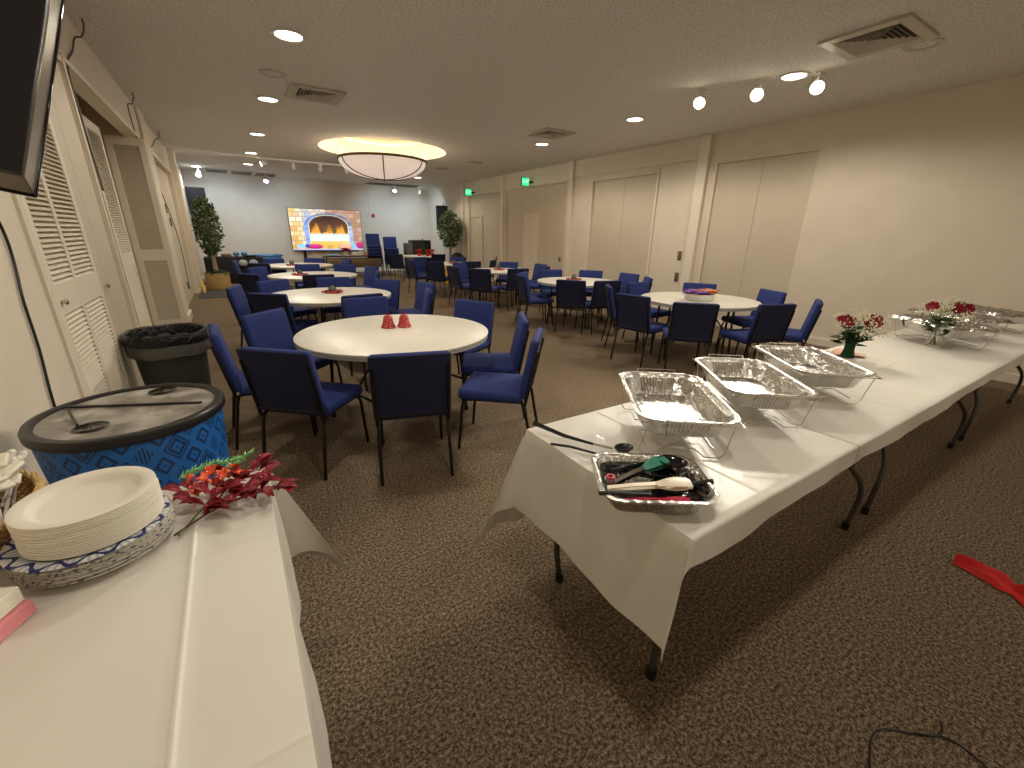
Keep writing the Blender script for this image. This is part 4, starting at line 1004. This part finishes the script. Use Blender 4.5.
leafs += [(x+rnd.uniform(-.03, .03), y+rnd.uniform(-.03, .03), a+rnd.uniform(-1, 1)) for x, y, a in leafs[:18]]
for x, y, a in leafs: gleaf(bm, (x, y, .014+rnd.uniform(0, .028)), (math.cos(a), math.sin(a), rnd.uniform(-.05, .25)), rnd.uniform(.055, .075), rnd.uniform(.013, .018), .012)
link('red_leaves', bm, M['glitter'], t)
t = thing('glitter_berry_pick', 'orange red glitter berry pick with a green stem behind the red leaf spray', 'decoration', (-.15, 1.36, .757))
bm = BM(); tube(bm, [(-.085, -.14, .006), (-.04, -.05, .010), (.0, .03, .018)], .003, 6); link('stem', bm, M['stem'], t)
bm = BM()
for k in range(20):
    x, y = rnd.uniform(-.09, .06), rnd.uniform(.0, .10); gleaf(bm, (x, y, .022+rnd.uniform(0, .03)), (rnd.uniform(-1, 1), rnd.uniform(-1, 1), .3), .035, .014, .012)
link('orange_petals', bm, M['berry'], t)
t = thing('tinsel_fern', 'green glitter fern sprig behind the red leaf spray', 'decoration', (-.14, 1.505, .768))
bm = BM()
for (a, b) in (((-.11, -.01, .02), (-.01, .0, .045)), ((-.08, .02, .02), (.06, .0, .04)), ((.0, -.03, .02), (.09, .01, .05))):
    A, B = Vector(a), Vector(b); tube(bm, [A, B], .003, 5)
    for k in range(26):
        f = k/25; p = A.lerp(B, f)
        for s in (-1, 1): q = Vector((rnd.uniform(.2, 1)*(B-A).normalized().x, s*rnd.uniform(.4, 1), rnd.uniform(-.1, .8))).normalized()*.024*(1.1-f*.5); tube(bm, [p, p+q], .0018, 4)
link('needles', bm, M['tinsel'], t)

# ================================================================== DRUM COOLER AND BIN
t = thing('drink_cooler_drum', 'blue patterned round drinks cooler with a smoky lid behind the plate table', 'cooler', (-.425, 2.075, 0), 0)
bm = BM(); lathe(bm, [(0, .22), (.20, .22), (.235, .26), (.262, .45), (.280, .70), (.286, .80), (.284, .815), (.0, .815)], 64); o = link('drum_body', bm, M['drum'], t, angle=30)
bm = BM(); lathe(bm, [(.284, .812), (.296, .812), (.301, .818), (.302, .842), (.297, .850), (.276, .851), (.266, .846), (.266, .834), (.284, .834)], 64, closed=True); link('rim', bm, M['black'], t)
bm = BM(); lathe(bm, [(0, .842), (.267, .842), (.267, .836), (0, .836)], 56); link('lid', bm, M['lid'], t)
th = R(-24); bm = BM(); box(bm, (-.01, .055, .846), (.515, .012, .008), rz=th, bev=.002, seg=1); box(bm, (-.175, .02, .8455), (.007, .23, .006), rz=R(18)); link('lid_divider', bm, M['black'], t)
for (hx, hy, lab) in ((-.095, -.13, 0), (.075, .195, 1)):
    bm = BM(); lathe(bm, [(0, .8425), (.045, .8425), (.050, .846), (.040, .8435)], 28, (hx, hy, 0)); link('cup_hole', bm, M['blackgloss'], t, label='dark round hole in the lid')
bm = BM(); lathe(bm, [(0, .0), (.16, .0), (.19, .03), (.20, .06), (.05, .08), (.04, .22), (0, .22)], 32); link('pedestal', bm, M['black'], t)

t = thing('trash_can', 'grey green trash can with a black bag folded over its rim by the louvred doors', 'trash can', (-.545, 4.33, 0))
bm = BM(); lathe(bm, [(0, .01), (.19, .01), (.20, .03), (.243, .64), (.262, .66), (.262, .69), (.25, .69), (.235, .66), (.19, .05), (0, .04)], 48); link('can_body', bm, M['bin'], t)
rnd = random.Random(4)
def wavy(prof, amp, seg=72):
    bm = BM(); lathe(bm, prof, seg)
    for v in bm.verts:
        r = math.hypot(v.co.x, v.co.y); a = math.atan2(v.co.y, v.co.x); k = 1+amp*(math.sin(a*11+v.co.z*30)+.6*math.sin(a*23+1)); v.co.x *= k; v.co.y *= k; v.co.z += amp*.5*math.sin(a*5+2)
    return bm
link('bag_skirt', wavy([(.268, .69), (.276, .66), (.279, .60), (.272, .56), (.262, .555)], .006), M['linergrey'], t)
link('black_bag', wavy([(.284, .655), (.287, .69), (.284, .725), (.274, .738), (.25, .73), (.235, .66), (.225, .5), (.20, .3), (0, .25)], .007), M['linerblack'], t)
bm = BM()
for k in range(5): a = R(-72+k*9); tube(bm, [(.247*math.cos(a), .247*math.sin(a), .50), (.249*math.cos(a+.05), .249*math.sin(a+.05), .515), (.247*math.cos(a+.09), .247*math.sin(a+.09), .50)], .003, 4)
link('marker_scribble', bm, M['black'], t, label='faint black marker writing')

# power cord beside the drum
bm = BM(); x = XL+.010; tube(bm, sm([(x, 2.70, 1.85), (x, 2.84, 1.58), (x, 2.88, 1.45), (x, 2.86, 1.32), (x, 2.82, 1.19), (x, 2.80, .97), (x, 2.74, .72), (x, 2.70, .3), (x, 2.68, .03)]), .006, 8)
link('power_cord', bm, M['black'], None, label='black power cord running down the left wall beside the louvred door', cat='cord')

# television seen from behind at the top left
ax, bx, cx_ = R(8.05), R(-27.3), R(14.7)
MT = Matrix.Rotation(ax, 3, 'Z') @ Matrix.Rotation(bx, 3, 'X') @ Matrix.Rotation(cx_, 3, 'Y')
d = Vector((-.320, 1.3, .0945)); base = Vector((0, 0, 1.515))+d
t = thing('television', 'black television hung tilted from the left wall, seen from behind at the top left', 'television', base)
t.rotation_euler = MT.to_euler()
# local axes: x right, y depth (towards the screen), z up; corner (0,0,0) is back, bottom, right
bm = BM(); box(bm, (-.20, .002, .30), (.396, .012, .60), bev=.002, seg=1); link('back_housing', bm, M['black'], t)
bm = BM(); box(bm, (-.20, .039, .30), (.400, .064, .604), bev=.002, seg=1); link('side_frame', bm, M['tvsilver'], t)
bm = BM(); box(bm, (-.20, .0745, .30), (.408, .007, .612), bev=.002, seg=1); link('screen_bezel', bm, M['blackgloss'], t)
bm = BM(); box(bm, (-.30, -.02, .30), (.10, .04, .34), bev=.006); box(bm, (-.33, -.06, .33), (.04, .08, .10)); link('wall_mount', bm, M['blackmetal'], t)

# ================================================================== FAR END
# big screen showing a fireplace
SX, SZ, SY = 1.905, .835, 17.55
SW, SH = 2.44, 1.39
t = thing('led_screen', 'large lit screen showing a stone fireplace with a fire, by the end wall', 'screen', (SX, SY, SZ))
bm = BM(); box(bm, (SW/2, .04, SH/2), (SW+.03, .07, SH+.03), bev=.004, seg=1); link('screen_case', bm, M['black'], t)
bm = BM(); box(bm, (.36, .0, -.42), (.09, .06, .84)); box(bm, (.36, -.1, -.815), (.7, .5, .04)); link('stand_post', bm, M['blackmetal'], t, smooth=False)
def picture(u, v):          # colour of the displayed image at (u, v), v upwards
    def mixc(a, b, t): t = min(max(t, 0), 1); return tuple(p+(q-p)*t for p, q in zip(a, b))
    def h(i, j): x = math.sin(i*127.1+j*311.7)*43758.5453; return x-math.floor(x)
    row = math.floor(v/.115); bw = .085; off = .04*(row % 2); col = math.floor((u+off)/bw)
    fu = ((u+off)/bw) % 1; fv = (v/.115) % 1; k = h(col, row)
    if u < .18: base = mixc((1, .62, .12), (1, .93, .75), k); base = mixc(base, (.75, .35, .10), .5*(h(col+9, row) > .7))
    elif u < .5: base = mixc((.25, .45, 1), (1, .80, .45), k)
    else: base = mixc((.50, .24, .10), (.62, .45, .36), k)
    if fu < .07 or fv < .10: base = mixc(base, (.16, .10, .10), .65)
    cx, cy = .525, .60; dx, dy = (u-cx)/.275, (v-cy)/.26
    r = math.hypot(dx, dy) if v > cy else abs(dx)
    c = base
    if v > .13 and r < 1.22:
        an = math.atan2(dy, dx) if v > cy else v*8; seg = math.floor(an*5.5); kk = h(seg, 3)
        c = mixc((.13, .16, .30), (.30, .38, .62), kk) if v > cy else mixc((.25, .45, 1), (.65, .72, 1), kk)
        if u < .4 and v < .85: c = mixc(c, (.20, .42, 1), .6)
        if (an*5.5) % 1 < .10: c = mixc(c, (.05, .06, .12), .6)
    if v > .12 and r < 1.03: c = (1, .82, .35)
    if v > .12 and r < .985:
        c = mixc((.16, .06, .03), (.05, .02, .02), (v-.55)*4)
        hh = .50+.07*math.sin(u*38+1)+.05*math.sin(u*71)+.10*math.exp(-((u-.34)/.035)**2)+.10*math.exp(-((u-.71)/.035)**2)
        t = (hh-v)/.13; c = mixc(c, (1, .42, .04), t+.25) if t > -.25 else c
        if v < .42: c = mixc(c, (.85, 1.0, .95), (.46-v)/.10)
        if v < .24: c = mixc(c, (1, .62, .12), (.25-v)/.05)
        for wx in (.465, .60):
            if abs(u-wx) < .027 and .45 < v < .55: c = (.16, .10, .04)
        if abs(u-.53) < .02 and .42 < v < .62: c = mixc(c, (.50, .20, .03), .6)
    def blob(x, y, a, b): return ((u-x)/a)**2+((v-y)/b)**2
    if v < .12: c = mixc((1, .60, .14), (.75, .40, .10), math.sin(u*40)*.5+.5)
    if v < .035: c = (.55, .62, 1)
    if blob(.30, .09, .115, .062) < 1: c = mixc((.85, .05, .30), (.50, .0, .16), (.12-v)*12)
    if blob(.74, .10, .085, .075) < 1: c = (1, .52, .36)
    if blob(.745, .18, .05, .04) < 1: c = (1, .72, .25)
    if blob(.12, .10, .07, .05) < 1: c = (.35, .75, 1)
    if blob(.20, .10, .03, .045) < 1: c = (.06, .08, .35)
    if blob(.865, .09, .035, .065) < 1: c = (.20, .65, 1)
    if blob(.96, .12, .065, .085) < 1: c = mixc((.75, .03, .20), (.25, .02, .30), (.14-v)*10)
    return c
mp = bpy.data.materials.new('screen_image'); mp.use_nodes = True; nt = mp.node_tree
pb = nt.nodes['Principled BSDF']; pb.inputs['Base Color'].default_value = (.01, .01, .01, 1); pb.inputs['Emission Strength'].default_value = .95
at = nt.nodes.new('ShaderNodeVertexColor'); at.layer_name = 'picture'; nt.links.new(at.outputs['Color'], pb.inputs['Emission Color'])
NX_, NY_ = 150, 84; me = bpy.data.meshes.new('screen_picture')
vs_ = [(SW*i/NX_, -.0005, SH*j/NY_) for j in range(NY_+1) for i in range(NX_+1)]
fs_ = [(j*(NX_+1)+i, j*(NX_+1)+i+1, (j+1)*(NX_+1)+i+1, (j+1)*(NX_+1)+i) for j in range(NY_) for i in range(NX_)]
me.from_pydata(vs_, [], fs_); ca_ = me.color_attributes.new('picture', 'FLOAT_COLOR', 'POINT')
for k, v_ in enumerate(vs_): ca_.data[k].color = (*picture(v_[0]/SW, v_[2]/SH), 1)
me.materials.append(mp); o = bpy.data.objects.new('screen_picture', me); C.objects.link(o); o.parent = t; o['label'] = 'bright picture of a stone fireplace with pillows'

# loudspeakers on the walls
def speaker(x, y, z, s, rz, label, xx):
    t = thing('wall_speaker', label, 'loudspeaker', (x, y, z), rz, group='black loudspeakers')
    bm = BM(); box(bm, (0, 0, 0), s, bev=.015); link('cabinet', bm, M['darkcloth'], t)
    bm = BM(); box(bm, (0, -s[1]/2-.004, -.0), (s[0]*.9, .01, s[2]*.93), bev=.004); link('grille', bm, M['darkcloth'], t)
    bm = BM(); box(bm, (xx, s[1]/2+.06, 0), (.06, .14, .2)); link('bracket', bm, M['blackmetal'], t, smooth=False)
speaker(-.58, 16.7, 2.28, (.46, .38, .74), 0, 'tall black loudspeaker behind the ficus in the far left corner', 0)
speaker(6.95, 15.9, 2.03, (.38, .34, .86), R(-12), 'tall black loudspeaker above the ficus on the right', 0)

# ficus trees
def ficus(x, y, h0, h1, cw, label, seed, pot, lean=0):
    rnd = random.Random(seed); t = thing('potted_ficus', label, 'potted tree', (x, y, 0))
    bm = BM()
    lathe(bm, [(0, 0), (.24, 0), (.27, .10), (.28, .38), (.275, .42), (.25, .42), (.24, .36), (0, .34)], 36); link('basket_pot', bm, M['wickerpale'] if pot else M['greybox'], t)
    bm = BM()
    for k in range(4):
        a = k*1.6; tube(bm, [(.05*math.cos(a), .05*math.sin(a), .34), (.03*math.cos(a+1)+lean*.3, .03*math.sin(a+1), h0*.6), (.03*math.cos(a+2)+lean*.6, .03*math.sin(a+2), h0), (rnd.uniform(-.12, .12)+lean, rnd.uniform(-.1, .1), (h0+h1)/2), (rnd.uniform(-.15, .15)+lean, rnd.uniform(-.1, .1), h1-.2)], [.03, .024, .02, .013, .005], 7)
    link('trunk', bm, M['bark'], t)
    bm = BM()
    for k in range(1500):
        f = rnd.random(); z = h0-.15+(h1-h0+.15)*f; wd = cw*(math.sin(PI*min(max(f*.92+.06, 0), 1))**.55)
        a = rnd.uniform(0, 2*PI); r = wd*math.sqrt(rnd.random())*(.8+.35*rnd.random())
        c = Vector((r*math.cos(a)+lean*(z/h1), r*math.sin(a), z+rnd.uniform(-.05, .05)))
        if x < 0: c.x = max(c.x, -.27)
        d = Vector((rnd.gauss(0, 1), rnd.gauss(0, 1), rnd.gauss(-.5, .7))).normalized()*rnd.uniform(.04, .068); s = d.cross(Vector((rnd.gauss(0, 1), rnd.gauss(0, 1), rnd.gauss(0, 1)))).normalized()*.026
        quad(bm, [c-d, c+s, c+d, c-s])
    link('foliage', bm, M['leaf'], t, smooth=False)
    bm = BM()
    for k in range(260):
        a = rnd.uniform(0, 2*PI); r = rnd.uniform(.03, .34); c = Vector((r*math.cos(a), r*math.sin(a), .40+rnd.uniform(0, .14)*(1-r/.4))); d = Vector((math.cos(a), math.sin(a), rnd.uniform(-.4, .6))).normalized()*.045; s = Vector((-math.sin(a), math.cos(a), .2))*.02
        quad(bm, [c-d, c+s, c+d, c-s])
    link('ground_leaves', bm, M['leafdark'], t, smooth=False)
ficus(-.40, 13.80, 1.05, 2.22, .34, 'tall ficus tree in a pale wicker basket near the far left corner', 5, True, 0)
ficus(6.75, 14.8, 1.2, 2.22, .44, 'tall ficus tree in a grey pot near the right wall', 6, False)

bm = BM(); box(bm, (-.32, 12.75, .006), (.95, 1.5, .012), bev=.003, seg=1); link('floor_mat', bm, M['mat'], None, smooth=False, label='dark grey floor mat in front of the left ficus', cat='floor mat')
t = thing('yellow_floor_stick', 'bright yellow pole leaning on the left wall beside the ficus', 'pole', (0, 0, 0)); bm = BM(); tube(bm, [(-.70, 13.05, .02), (-.79, 13.75, .74)], .032, 10); link('pole', bm, M['yellow'], t)
bm = BM(); tube(bm, [(-.70, 13.05, .0), (-.703, 13.07, .03)], .036, 10); link('pole_cap', bm, M['yellow'], t)

# black covered table of supplies, far left
t = thing('supply_table', 'black covered table of supplies behind the left ficus', 'table', (.05, 15.4, 0))
bm = BM(); box(bm, (0, 0, .37), (1.45, .70, .74), bev=.02); link('black_cover', bm, M['darkcloth'], t)
for k, (x, y, s, m_, lab) in enumerate(((-.45, 15.2, (.24, .2, .12), 'greybox', 'grey box, leftmost on the black supply table'), (-.12, 15.2, (.22, .2, .09), 'plaque', 'brown box on the black supply table'), (.45, 15.15, (.30, .2, .05), 'blackmetal', 'flat black case at the right end of the supply table'))):
    bm = BM(); box(bm, (x, y, .742+s[2]/2), s, rz=.2*k, bev=.01); link('supply_box', bm, M[m_], None, label=lab, cat='box')
for k, (x, y, lab) in enumerate(((.13, 15.2, 'blue bow on the black supply table, left of two'), (.33, 15.25, 'blue bow on the black supply table, right of two'))):
    t = thing('ribbon_bow', lab, 'bow', (x, y, .742)); bm = BM()
    for a in range(8): ball(bm, (.05*math.cos(a*PI/4), .05*math.sin(a*PI/4), .07+.03*(a % 2)), .035, 8)
    link('loops', bm, M['blue'] if False else M['tote'], t); bm = BM(); tube(bm, [(0, 0, 0), (0, 0, .06)], .02, 8); link('stem', bm, M['blackmetal'], t)
for k, (x, lab) in enumerate(((.26, 'pale clear plastic bag on the front of the supply table, left'), (.52, 'pale clear plastic bag on the front of the supply table, right'))):
    bm = BM(); ball(bm, (x, 14.99, .58), .12, 12, (1, .5, .8)); link('plastic_bag', bm, mat('pale_bag%d' % k, (.42, .42, .44), .3), None, label=lab, cat='bag')
bm = BM(); box(bm, (.60, 14.75, .22), (.42, .35, .44), bev=.03); link('blue_bin', bm, M['tote'], None, label='bright blue bin on the floor beside the supply table', cat='bin')
# blue totes
for k, lab in ((0, 'blue plastic tote, lower of the two stacked left of the screen'), (1, 'blue plastic tote with a pale label, upper of the two stacked left of the screen')):
    t = thing('storage_tote', lab, 'storage tote', (1.02, 16.9, .37*k), group='blue totes'); bm = BM()
    box(bm, (0, 0, .16), (.82, .48, .30), bev=.03); link('tote_body', bm, M['tote'], t)
    bm = BM(); box(bm, (0, 0, .335), (.90, .54, .05), bev=.015); link('tote_lid', bm, M['tote'], t)
    bm = BM(); box(bm, (-.02, -.272, .335), (.34, .01, .03)); link('label_strip', bm, M['totelid'], t)

# gift table right of the screen
t = thing('display_table', 'dark draped table with a red flower box right of the screen', 'table', (3.55, 15.85, 0))
bm = BM(); box(bm, (0, 0, .70), (1.9, .6, .03), bev=.006); link('tabletop', bm, M['blackmetal'], t)
for sx in (-.9, .9):
    for sy in (-.25, .25):
        bm = BM(); tube(bm, [(sx, sy, 0), (sx, sy, .69)], .018, 8); link('leg', bm, M['blackmetal'], t)
bm = BM(); box(bm, (0, -.02, .48), (1.8, .5, .30), bev=.02); link('lower_shelf_boxes', bm, M['plaque'], t)
t = thing('red_flower_pot', 'red poinsettia in a pale pot on the dark display table', 'potted flower', (3.32, 15.75, .716)); bm = BM()
lathe(bm, [(0, 0), (.08, 0), (.10, .12), (.09, .12), (0, .10)], 20); link('pot', bm, M['cream'], t); bm = BM(); rnd = random.Random(3)
for k in range(60):
    a = rnd.uniform(0, 6.28); gleaf(bm, (0, 0, .17), (math.cos(a), math.sin(a), rnd.uniform(-.3, .6)), rnd.uniform(.12, .24), .035, .01)
link('red_petals', bm, M['redcloth'], t)
bm = BM(); box(bm, (3.64, 15.72, .78), (.30, .2, .12), bev=.008); link('white_box', bm, M['napkin'], None, label='white box beside the red poinsettia on the dark display table', cat='box')
t = thing('gift_bag', 'small gold and red gift bag at the right end of the dark display table', 'gift bag', (3.95, 15.7, .716)); bm = BM(); box(bm, (0, 0, .07), (.12, .08, .14), bev=.004); link('bag_body', bm, M['wickerpale'], t); bm = BM(); tube(bm, [(-.03, 0, .14), (-.02, 0, .19), (.02, 0, .19), (.03, 0, .14)], .004, 6); link('handle', bm, M['red'], t)
bm = BM(); box(bm, (2.88, 15.7, .745), (.36, .26, .05), bev=.01); link('flat_parcel', bm, M['totelid'], None, label='flat pale parcel at the left end of the dark display table', cat='parcel')

# party table dressing
t = thing('equipment_case', 'black upright equipment case with grey sides behind the far white table', 'case', (5.95, 15.75, 0)); bm = BM(); box(bm, (0, 0, .62), (.70, .5, 1.24), bev=.02); link('case_body', bm, M['black'], t)
bm = BM(); box(bm, (-.42, .02, .58), (.14, .46, 1.10), rz=.3, bev=.02); link('side_panel', bm, M['greybox'], t)
t = thing('small_christmas_tree', 'small green christmas tree on the far white round table', 'christmas tree', (5.72, 14.85, .742)); bm = BM()
for k in range(7): lathe(bm, [(.17-.022*k, .06+.07*k), (0, .16+.07*k)], 14)
link('branches', bm, M['leafdark'], t, angle=10); bm = BM(); tube(bm, [(0, 0, 0), (0, 0, .10)], .02, 8); link('trunk', bm, M['bark'], t)
for k, (x, y, lab) in enumerate(((5.50, 14.65, 'red poinsettia, left on the far white round table'), (5.98, 14.62, 'red poinsettia, right on the far white round table'), (5.75, 14.45, 'red poinsettia, front on the far white round table'))):
    t = thing('poinsettia', lab, 'potted flower', (x, y, .742), group='poinsettias on the far table'); bm = BM(); lathe(bm, [(0, 0), (.06, 0), (.075, .09), (0, .08)], 16); link('pot', bm, M['redcloth'], t); bm = BM()
    for q in range(34):
        a = rnd.uniform(0, 6.28); gleaf(bm, (0, 0, .12), (math.cos(a), math.sin(a), rnd.uniform(-.2, 1.2)), rnd.uniform(.08, .17), .028, .01)
    link('red_petals', bm, M['redcloth'], t)
bm = BM(); ball(bm, (6.15, 12.95, .70), .24, 16, (1, .8, .95)); box(bm, (6.15, 12.95, .25), (.34, .34, .5), bev=.04); link('black_bag', bm, M['linerblack'], None, label='black rounded bag standing before the right ficus', cat='bag')
t = thing('patterned_gift_box', 'yellow and red patterned box glimpsed under the fourth right-hand table', 'box', (5.75, 12.6, 0)); bm = BM(); box(bm, (0, 0, .28), (.34, .26, .56), bev=.01); link('box_body', bm, M['yellow'], t); bm = BM()
for k in range(8): ball(bm, (rnd.uniform(-.14, .14), -.132, rnd.uniform(.1, .5)), .035, 8, (1, .15, 1))
link('dark_spots', bm, M['red'], t)

# ================================================================== FLOOR THINGS NEAR THE CAMERA
# crumpled red cloth
t = None; bm = BM(); rnd = random.Random(18); nx, ny = 60, 20; G = []
P0, P1 = Vector((2.80, .24, 0)), Vector((2.74, -.32, 0)); dd = (P1-P0); sd = Vector((1, .1, 0)).normalized()
for a in range(nx+1):
    f = a/nx; row = []; wd = .020+.085*math.sin(min(f*1.35, 1)*PI/2)*(1-.50*math.exp(-((f-.36)/.05)**2))
    for b in range(ny+1):
        g = b/ny*2-1; hgt = (.050*(1-g*g)*(.45+.55*math.sin(min(f*2.2, 1)*PI/2))+.020*math.sin(g*8+f*7)*(1-g*g)+.010*math.sin(f*21+g*5)*(1-g*g))*(1-.5*math.exp(-((f-.36)/.05)**2))
        c = P0+dd*f+Vector((.02*math.sin(f*7), 0, 0)); row.append(bm.verts.new((c.x+sd.x*g*wd, c.y+sd.y*g*wd, .006+max(hgt, 0))))
    G.append(row)
for a in range(nx):
    for b in range(ny): bm.faces.new((G[a][b], G[a+1][b], G[a+1][b+1], G[a][b+1]))
link('red_cloth', bm, M['redcloth'], None, label='crumpled bright red cloth lying on the carpet at the right edge', cat='cloth', angle=50)
bm = BM(); tube(bm, sm([(1.30, .02, .004), (1.36, .085, .004), (1.43, .115, .005), (1.49, .13, .005), (1.55, .12, .004), (1.62, .06, .004), (1.69, .005, .004), (1.70, -.06, .004), (1.66, -.16, .004)]), .0030, 8)
tube(bm, sm([(1.74, .025, .004), (1.71, .015, .007), (1.67, .02, .008), (1.62, .06, .009)]), .0030, 8)
link('thin_cable', bm, M['black'], None, label='thin black cable looped on the carpet near the bottom edge', cat='cable')
